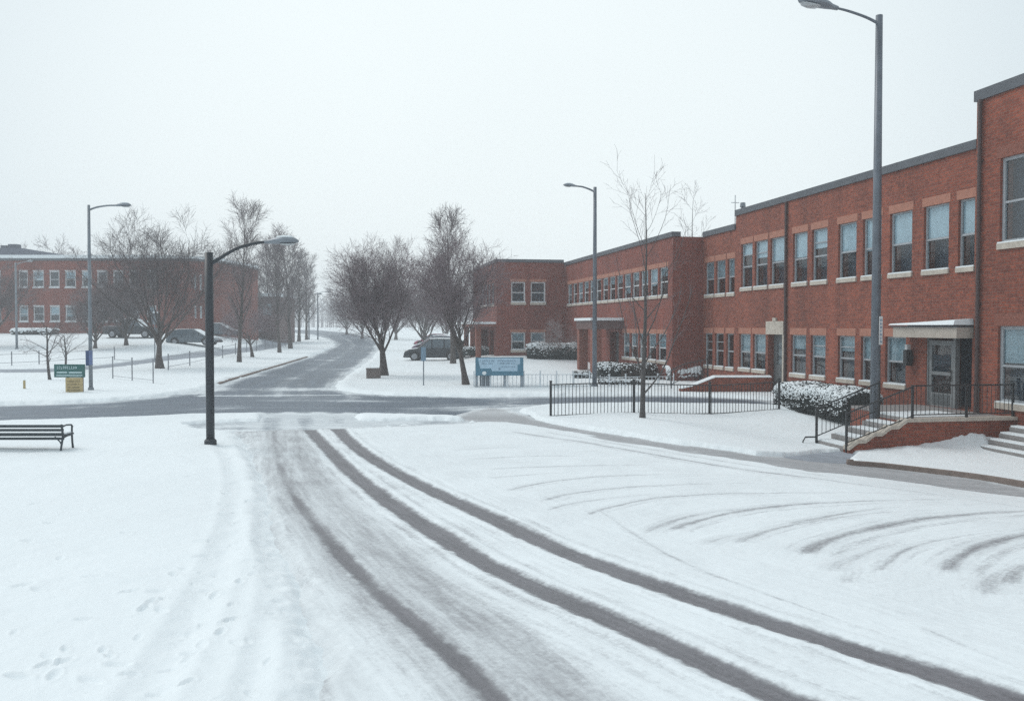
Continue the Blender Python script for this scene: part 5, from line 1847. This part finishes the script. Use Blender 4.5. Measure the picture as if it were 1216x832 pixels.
    # snow lying on the car
    def strip(nm, pts, f0, th):
        m = MB()
        rings = []
        for (x, z, f) in pts:
            rings.append([(x * L_, w * f * f0, z), (x * L_, w * f * f0 * .8, z + th), (x * L_, -w * f * f0 * .8, z + th), (x * L_, -w * f * f0, z)])
        m.loft(rings)
        m.build(nm, 'snow', root)
    if 'roof' in snow:
        strip('roof_snow', [(x, z + .01, f) for x, z, f in top], .9, .06)
    if 'hood' in snow:
        strip('bonnet_snow', [(x, z + .012, f) for x, z, f in st if .2 < x < .47], .85, .05)
    if 'windscreen' in snow:
        strip('windscreen_snow', [(tx + .012, tz - .02, tf), ((tx + fx) / 2 + .008, (tz + fz) / 2 + .01, .82), (fx + .012, fz + .03, ff)], .9, .04)
    if style == 'pickup':
        m = MB(); m.box((-L_ * .485, -w * .8, belt + .003), (-L_ * .16, w * .8, belt + .05)); m.build('bed_snow', 'snow', root, bevel=.02)
    return root


def car_at(px, py, rz, *a, dy=0.9, **k):
    g = G(px, py)
    x, y = g.x * (g.y + dy) / g.y, g.y + dy
    return car('parked_car', (x, y, T(x, y) + .06), rz, *a, **k)


car_at(516, 429.5, math.pi - R(4), 4.65, 1.85, 1.74, 'car_dark', 'dark suv with snow on its bonnet parked behind the thin post sign', style='suv', snow=('hood', 'roof'))
car_at(518, 420, math.pi - R(6), 4.5, 1.8, 1.62, 'car_plum', 'plum coloured car with snowy bonnet parked just behind the dark suv', style='hatch', snow=('hood', 'windscreen', 'roof'), dy=1.6)
car_at(514, 412, math.pi - R(8), 4.4, 1.8, 1.55, 'car_red', 'red car farthest back in the row behind the dark suv', style='hatch', snow=('windscreen', 'roof'), dy=1.2)
car_at(231, 411.5, R(-7), 4.75, 1.8, 1.5, 'car_slate', 'slate grey hatchback with snow on its windscreen parked near the large spreading tree', style='hatch', snow=('hood', 'windscreen'))
car_at(158, 402.5, R(-2), 5.2, 1.95, 1.86, 'car_dark', 'dark pickup truck parked before the far brick building', style='pickup', snow=('windscreen', 'roof'), cat='pickup truck')
car_at(262, 400.5, R(-8), 4.7, 1.85, 1.5, 'car_slate', 'snow covered grey car parked beyond the short dark lamp post', style='hatch', snow=('roof', 'hood', 'windscreen'))
car_at(292, 398.5, R(-8), 4.6, 1.85, 1.45, 'car_dark', 'snow covered dark car partly hidden behind the slender roadside tree', style='hatch', snow=('roof', 'hood', 'windscreen'))

# ---------------------------------------------------------------- trees
def rot_dir(d, ang, az):
    d = d.normalized()
    ref = Vector((0, 0, 1)) if abs(d.z) < .95 else Vector((1, 0, 0))
    a = d.cross(ref).normalized(); b = d.cross(a)
    return (d * math.cos(ang) + (a * math.cos(az) + b * math.sin(az)) * math.sin(ang)).normalized()


class TreeGen:
    """levels: list of dict(n, len, ang, up, wob, seg); level 0 is the stem"""

    def __init__(s, seed, levels, split=2, sides=(9, 6, 4, 3, 3), rmin=.004, floor=.5, env=None):
        s.rng = random.Random(seed); s.lv = levels; s.split = split; s.sides = sides; s.rmin = rmin
        s.trunk, s.crown = MB(), MB(); s.floor = floor; s.env = env

    def grow(s, p, d, length, r, lvl):
        rng = s.rng; L_ = s.lv[lvl]
        n = L_.get('seg', 3)
        pts = [p.copy()]; q = p.copy(); dd = d.copy()
        for i in range(n):
            dd = (dd + Vector((rng.gauss(0, 1), rng.gauss(0, 1), rng.gauss(0, 1))) * L_['wob'] + Vector((0, 0, L_['up']))).normalized()
            q = q + dd * (length / n)
            pts.append(q.copy())
        last = lvl == len(s.lv) - 1
        tip = max(s.rmin * .7, r * (L_.get('tip', .30) if not last else .5))
        rad = [r + (tip - r) * (i / n) ** .9 for i in range(n + 1)]
        if lvl == 0:
            rad[0] = r * 1.35
        mb = s.trunk if lvl < s.split else s.crown
        mb.tube(pts, rad, s.sides[min(lvl, len(s.sides) - 1)], cap=False)
        if last:
            return
        C = s.lv[lvl + 1]
        k = C['n']
        k = max(1, int(round(k * (.6 + .8 * rng.random())))) if lvl > 0 else k
        f0 = C.get('from', .25)
        az = rng.uniform(0, 6.28)
        for i in range(k):
            t = f0 + (1 - f0) * (i + rng.random() * .9) / k
            t = min(t, .995)
            x = t * n; j = min(int(x), n - 1)
            b = pts[j].lerp(pts[j + 1], x - j)
            ld = (pts[j + 1] - pts[j]).normalized()
            az += 2.4 + rng.gauss(0, .5)
            ang = C['ang'] * rng.uniform(.7, 1.3)
            nd = rot_dir(ld, ang, az)
            nl = C['len'] * rng.uniform(*C.get('var', (.65, 1.25))) * (1.0 - C.get('taper', .45) * t)
            if b.z < s.floor and lvl > 0:
                continue
            rr = (r + (tip - r) * t) * C.get('rr', .55)
            s.grow(b, nd, nl, max(s.rmin, rr), lvl + 1)


def tree(name, loc, gen, height, r, label, cat='tree', bark='bark', twig='twigs', lean=(0, 0), scale=1.0, rz=0.0, group=None):
    root = empty(name, loc, rz, label, cat, group)
    d = Vector((lean[0], lean[1], 1)).normalized()
    gen.grow(Vector((0, 0, -.15)), d, height, r, 0)
    gen.trunk.build('trunk', bark, root, smooth=True)
    gen.crown.build('crown', twig, root)
    root.scale = (scale,) * 3
    return root


# large spreading tree on the left lawn
g = G(190, 439)
lv = [dict(wob=.05, up=.1, seg=3), dict(n=15, len=6.7, var=(.85, 1.08), ang=.72, up=.095, wob=.10, seg=7, rr=.50, **{'from': .5}, taper=.1),
      dict(n=10, len=2.8, ang=.60, up=.05, wob=.12, seg=5, rr=.40, **{'from': .22}), dict(n=8, len=1.5, ang=.6, up=.04, wob=.15, seg=3, rr=.45), dict(n=7, len=.78, ang=.62, up=.03, wob=.18, seg=2, rr=.6, **{'from': .1})]
tree('spreading_tree', g, TreeGen(64, lv, split=2, rmin=.0066, floor=1.8), 2.9, .26, 'large bare spreading tree with forked trunk on the left lawn', twig='twigs_dark')
# slender tree near the road on the left
lvS = [dict(wob=.03, up=.15, seg=9, tip=.06), dict(n=30, len=3.2, ang=.50, up=.10, wob=.10, seg=5, rr=.42, **{'from': .22}, taper=.5),
       dict(n=9, len=1.45, ang=.55, up=.06, wob=.14, seg=3, rr=.45), dict(n=8, len=.8, ang=.6, up=.04, wob=.18, seg=2, rr=.6, **{'from': .1})]
g = G(284, 431)
tree('slender_tree', g, TreeGen(32, lvS, split=2, rmin=.008, floor=1.6), EYE + 130 * g.y / F_PX - g.z, .16, 'tall slender bare tree nearest the left kerb of the far road')
g = G(300, 425)
lvB = [dict(wob=.08, up=.1, seg=3), dict(n=9, len=3.0, ang=.75, up=.06, wob=.14, seg=5, rr=.6, **{'from': .55}, taper=.15),
       dict(n=8, len=1.7, ang=.6, up=.03, wob=.15, seg=4, rr=.5), dict(n=8, len=1.0, ang=.65, up=.0, wob=.18, seg=3, rr=.5, **{'from': .1}), dict(n=4, len=.5, ang=.6, up=0, wob=.2, seg=2, rr=.7, **{'from': .1})]
tree('small_tree', g, TreeGen(33, lvB, split=2, rmin=.008, floor=1.5), 2.1, .16, 'small round crowned reddish bare tree right behind the slender tree', twig='twigs_red')
g = G(332, 419.5)
proto_far = tree('roadside_tree', g, TreeGen(34, lvS, split=2, rmin=.011, floor=1.6), EYE + 92 * g.y / F_PX - g.z, .18, 'upright bare tree between the footpath and the far road, third along the verge', group='bare trees along the far road')
for (px, py, top, rz, lab) in ((345, 414.5, 290, 1.0, 'upright bare tree at the far end of the footpath verge before the bend'),
                               (355, 406, 305, 2.2, 'hazy bare tree behind the footpath end, left of the far lamps'),
                               (315, 402, 300, 3.3, 'hazy bare tree standing beyond the footpath bend'),
                               (300, 400, 318, 4.1, 'hazy bare tree beyond the snow covered cars'),
                               (364, 404, 318, 5.0, 'faint bare tree just left of the fainter far lamp'),
                               (270, 399, 312, .4, 'hazy bare tree beyond the grey hatchback')):
    g = G(px, py)
    k = (EYE + (387 - top) * g.y / F_PX - g.z)
    base_h = EYE + 92 * G(332, 419.5).y / F_PX - G(332, 419.5).z
    s_ = k / base_h
    c = copy_thing(proto_far, g, rz, (s_ * 1.15, s_ * 1.15, s_)); c['label'] = lab
# bushy pair right of the far road
lvV = [dict(wob=.05, up=.1, seg=3), dict(n=15, len=5.1, var=(.8, 1.12), ang=.38, up=.085, wob=.07, seg=6, rr=.40, **{'from': .50}, taper=.2),
       dict(n=13, len=2.3, ang=.60, up=.04, wob=.11, seg=4, rr=.40, **{'from': .16}), dict(n=9, len=1.15, ang=.65, up=.02, wob=.15, seg=3, rr=.45, **{'from': .08}), dict(n=7, len=.55, ang=.6, up=.02, wob=.18, seg=2, rr=.7, **{'from': .1})]
g = G(455, 447.5)
tree('bushy_tree', g, TreeGen(35, lvV, split=2, rmin=.0050, floor=1.7), 2.5, .27, 'dense bushy bare tree with a thick trunk on the right of the far road', twig='twigs_red', lean=(.10, 0))
lvD = [dict(wob=.05, up=.08, seg=4), dict(n=13, len=4.5, var=(.8, 1.1), ang=.46, up=.07, wob=.10, seg=6, rr=.42, **{'from': .5}, taper=.15),
       dict(n=12, len=2.2, ang=.62, up=.03, wob=.13, seg=4, rr=.40, **{'from': .15}), dict(n=9, len=1.1, ang=.65, up=.01, wob=.16, seg=3, rr=.45, **{'from': .08}), dict(n=7, len=.5, ang=.6, up=.0, wob=.2, seg=2, rr=.7, **{'from': .1})]
g = G(554, 458.5)
tree('bushy_tree', g, TreeGen(36, lvD, split=2, rmin=.0048, floor=1.9), 2.9, .17, 'dense bare tree with a leaning trunk beside the blue sign', twig='twigs_red', lean=(-.12, 0))
g = G(538, 433)
tree('tall_tree', g, TreeGen(37, lvS, split=2, rmin=.009, floor=1.8), EYE + 118 * g.y / F_PX - g.z, .20, 'tall bare tree behind the dark suv with fine upright top twigs', twig='twigs')
lvM = [dict(wob=.05, up=.1, seg=3), dict(n=16, len=5.6, ang=.6, up=.06, wob=.10, seg=6, rr=.55, **{'from': .3}, taper=.15),
       dict(n=9, len=2.6, ang=.6, up=.04, wob=.13, seg=4, rr=.42, **{'from': .15}), dict(n=8, len=1.3, ang=.65, up=.02, wob=.16, seg=3, rr=.45), dict(n=5, len=.7, ang=.6, up=.0, wob=.2, seg=2, rr=.7)]
g = G(505, 416)
mid_tree = tree('broad_tree', g, TreeGen(38, lvM, split=2, rmin=.011, floor=1.3), 2.6, .24, 'broad dense bare tree behind the row of parked cars', twig='twigs', group='bare trees along the far road')
for (px, py, s_, rz, lab) in ((430, 402, 1.15, 1.3, 'hazy broad tree on the outside of the far road bend'), (470, 404, 1.2, 2.6, 'broad hazy tree behind the bushy roadside tree'),
                              (530, 410, 1.05, 4.0, 'broad bare tree between the red car and the end block'), (412, 397, 1.2, 5.2, 'faint broad tree at the far turn of the road'),
                              (150, 411, .80, .7, 'broad bare tree in front of the pickup truck'), (113, 414.5, .68, 2.1, 'bare tree behind the banner lamp before the far brick building'),
                              (-14, 412, .9, 3.4, 'bare tree at the left edge before the far brick building'), (250, 396, 1.0, 1.9, 'hazy broad tree beyond the rounded corner of the far building'),
                              (330, 396, 1.1, 3.0, 'faint broad tree far beyond the footpath bend')):
    g = G(px, py)
    c = copy_thing(mid_tree, g, rz, (s_, s_, s_)); c['label'] = lab
# young tree on the island
lvY = [dict(wob=.018, up=.2, seg=14, tip=.05), dict(n=17, len=3.9, ang=.78, up=.12, wob=.07, seg=7, rr=.36, **{'from': .10}, taper=.72),
       dict(n=6, len=.95, ang=.55, up=.05, wob=.12, seg=3, rr=.5), dict(n=3, len=.40, ang=.55, up=.03, wob=.15, seg=2, rr=.6)]
g = G(763, 499.5)
tree('young_tree', g, TreeGen(39, lvY, split=2, rmin=.0032, floor=1.0), EYE + 163 * g.y / F_PX - g.z, .09, 'thin young bare tree standing at the black iron fence on the island', bark='bark_young', twig='twigs')
# tree behind the wing
p = facade_pt(51, -2.8)
tree('roof_line_tree', (p.x, p.y, 0), TreeGen(40, lvY, split=2, rmin=.006, floor=1.0), 10.4, .12, 'thin bare tree whose tip shows above the wing roof beside the antenna', bark='bark_young')
# weeping shrub by the block
lvW = [dict(wob=.05, up=.1, seg=2), dict(n=16, len=2.3, ang=.95, up=.02, wob=.08, seg=5, rr=.4, **{'from': .2}, taper=.1),
       dict(n=7, len=1.2, ang=.5, up=-.10, wob=.12, seg=4, rr=.5), dict(n=6, len=.7, ang=.5, up=-.15, wob=.14, seg=3, rr=.6)]
g = G(668, 428)
tree('weeping_shrub', g, TreeGen(41, lvW, split=1, rmin=.007, floor=.3), 1.3, .09, 'pale weeping bare shrub in the corner between end block and wing', cat='shrub', twig='twigs_pale', bark='bark_young')
# saplings on the left
lvP = [dict(wob=.10, up=.12, seg=7), dict(n=11, len=1.8, ang=.9, up=-.02, wob=.09, seg=4, rr=.42, **{'from': .35}, taper=.3), dict(n=5, len=.75, ang=.55, up=-.03, wob=.14, seg=3, rr=.5), dict(n=3, len=.4, ang=.6, up=-.03, wob=.15, seg=2, rr=.6)]
g = G(60, 452.5)
tree('sapling', g, TreeGen(42, lvP, split=2, rmin=.006, floor=.8), EYE + 3 * g.y / F_PX - g.z, .085, 'crooked thin sapling left of the green sign', bark='bark_young', lean=(-.15, 0))
g = G(76, 442)
tree('sapling', g, TreeGen(43, lvP, split=2, rmin=.006, floor=.8), EYE - 8 * g.y / F_PX - g.z, .08, 'forked thin sapling directly behind the green sign', bark='bark_young')
# bare tree behind the far building
g = on((52 - 608) / F_PX * 140, 140)
c = copy_thing(mid_tree, g, .9, (1.5, 1.5, 1.62)); c['label'] = 'faint bare tree rising above the far building roof beside the grey plant room'
# bush beside the path bend
g = G(356, 412)

# far woods closing the view, too far to count
wr_ = random.Random(50)
m = MB()
for i in range(330):
    ang = wr_.uniform(-.42, .20)
    Zf = wr_.uniform(400, 620)
    x = math.tan(ang) * Zf
    if i % 3 == 0:
        x = wr_.uniform(-.26, -.08) * Zf
    z0 = T(x, Zf)
    hgt = wr_.uniform(9, 14.0)
    m.tube([(x, Zf, z0 - .3), (x + wr_.gauss(0, .3), Zf, z0 + hgt * .5), (x + wr_.gauss(0, .6), Zf, z0 + hgt)], [.22, .14, .04], 4, cap=False)
    for k in range(34):
        t = wr_.uniform(.15, .98)
        an = wr_.uniform(0, 6.28); ln = wr_.uniform(1.2, 3.2) * (1.15 - t * .7)
        b = Vector((x, Zf, z0 + hgt * t))
        e = b + Vector((math.cos(an) * ln, math.sin(an) * ln, ln * wr_.uniform(.3, 1.0)))
        m.tube([b, (b + e) / 2 + Vector((0, 0, .1)), e], [.07, .06, .03], 3, cap=False)
        for q in range(3):
            f = b.lerp(e, wr_.uniform(.4, 1))
            m.tube([f, f + Vector((wr_.gauss(0, .6), wr_.gauss(0, .6), wr_.uniform(.1, .9)))], [.04, .03], 3, cap=False)
tag(m.build('far_woods', 'twigs'), 'faint bare woodland closing the view beyond the far road bend', 'woods', kind='stuff')
# snow ridge of the far verge
# ---------------------------------------------------------------- haze
me = bpy.data.meshes.new('haze')
b_ = 760.0
hv = [(-b_, -200, -2.2), (b_, -200, -2.2), (b_, b_, -2.2), (-b_, b_, -2.2), (-b_, -200, 16.5), (b_, -200, 16.5), (b_, b_, 16.5), (-b_, b_, 16.5)]
me.from_pydata(hv, [], [(3, 2, 1, 0), (4, 5, 6, 7), (0, 1, 5, 4), (1, 2, 6, 5), (2, 3, 7, 6), (3, 0, 4, 7)])
hm = bpy.data.materials.new('haze'); hm.use_nodes = True
ht = hm.node_tree; ht.nodes.clear()
ho = ht.nodes.new('ShaderNodeOutputMaterial'); hp = ht.nodes.new('ShaderNodeVolumePrincipled')
hp.inputs['Color'].default_value = (0.93, 0.95, 0.97, 1)
hp.inputs['Density'].default_value = 0.0017
ht.links.new(hp.outputs['Volume'], ho.inputs['Volume'])
me.materials.append(hm)
hz = bpy.data.objects.new('haze', me); col.objects.link(hz)
tag(hz, 'pale winter haze hanging over the whole street', 'haze', kind='stuff')
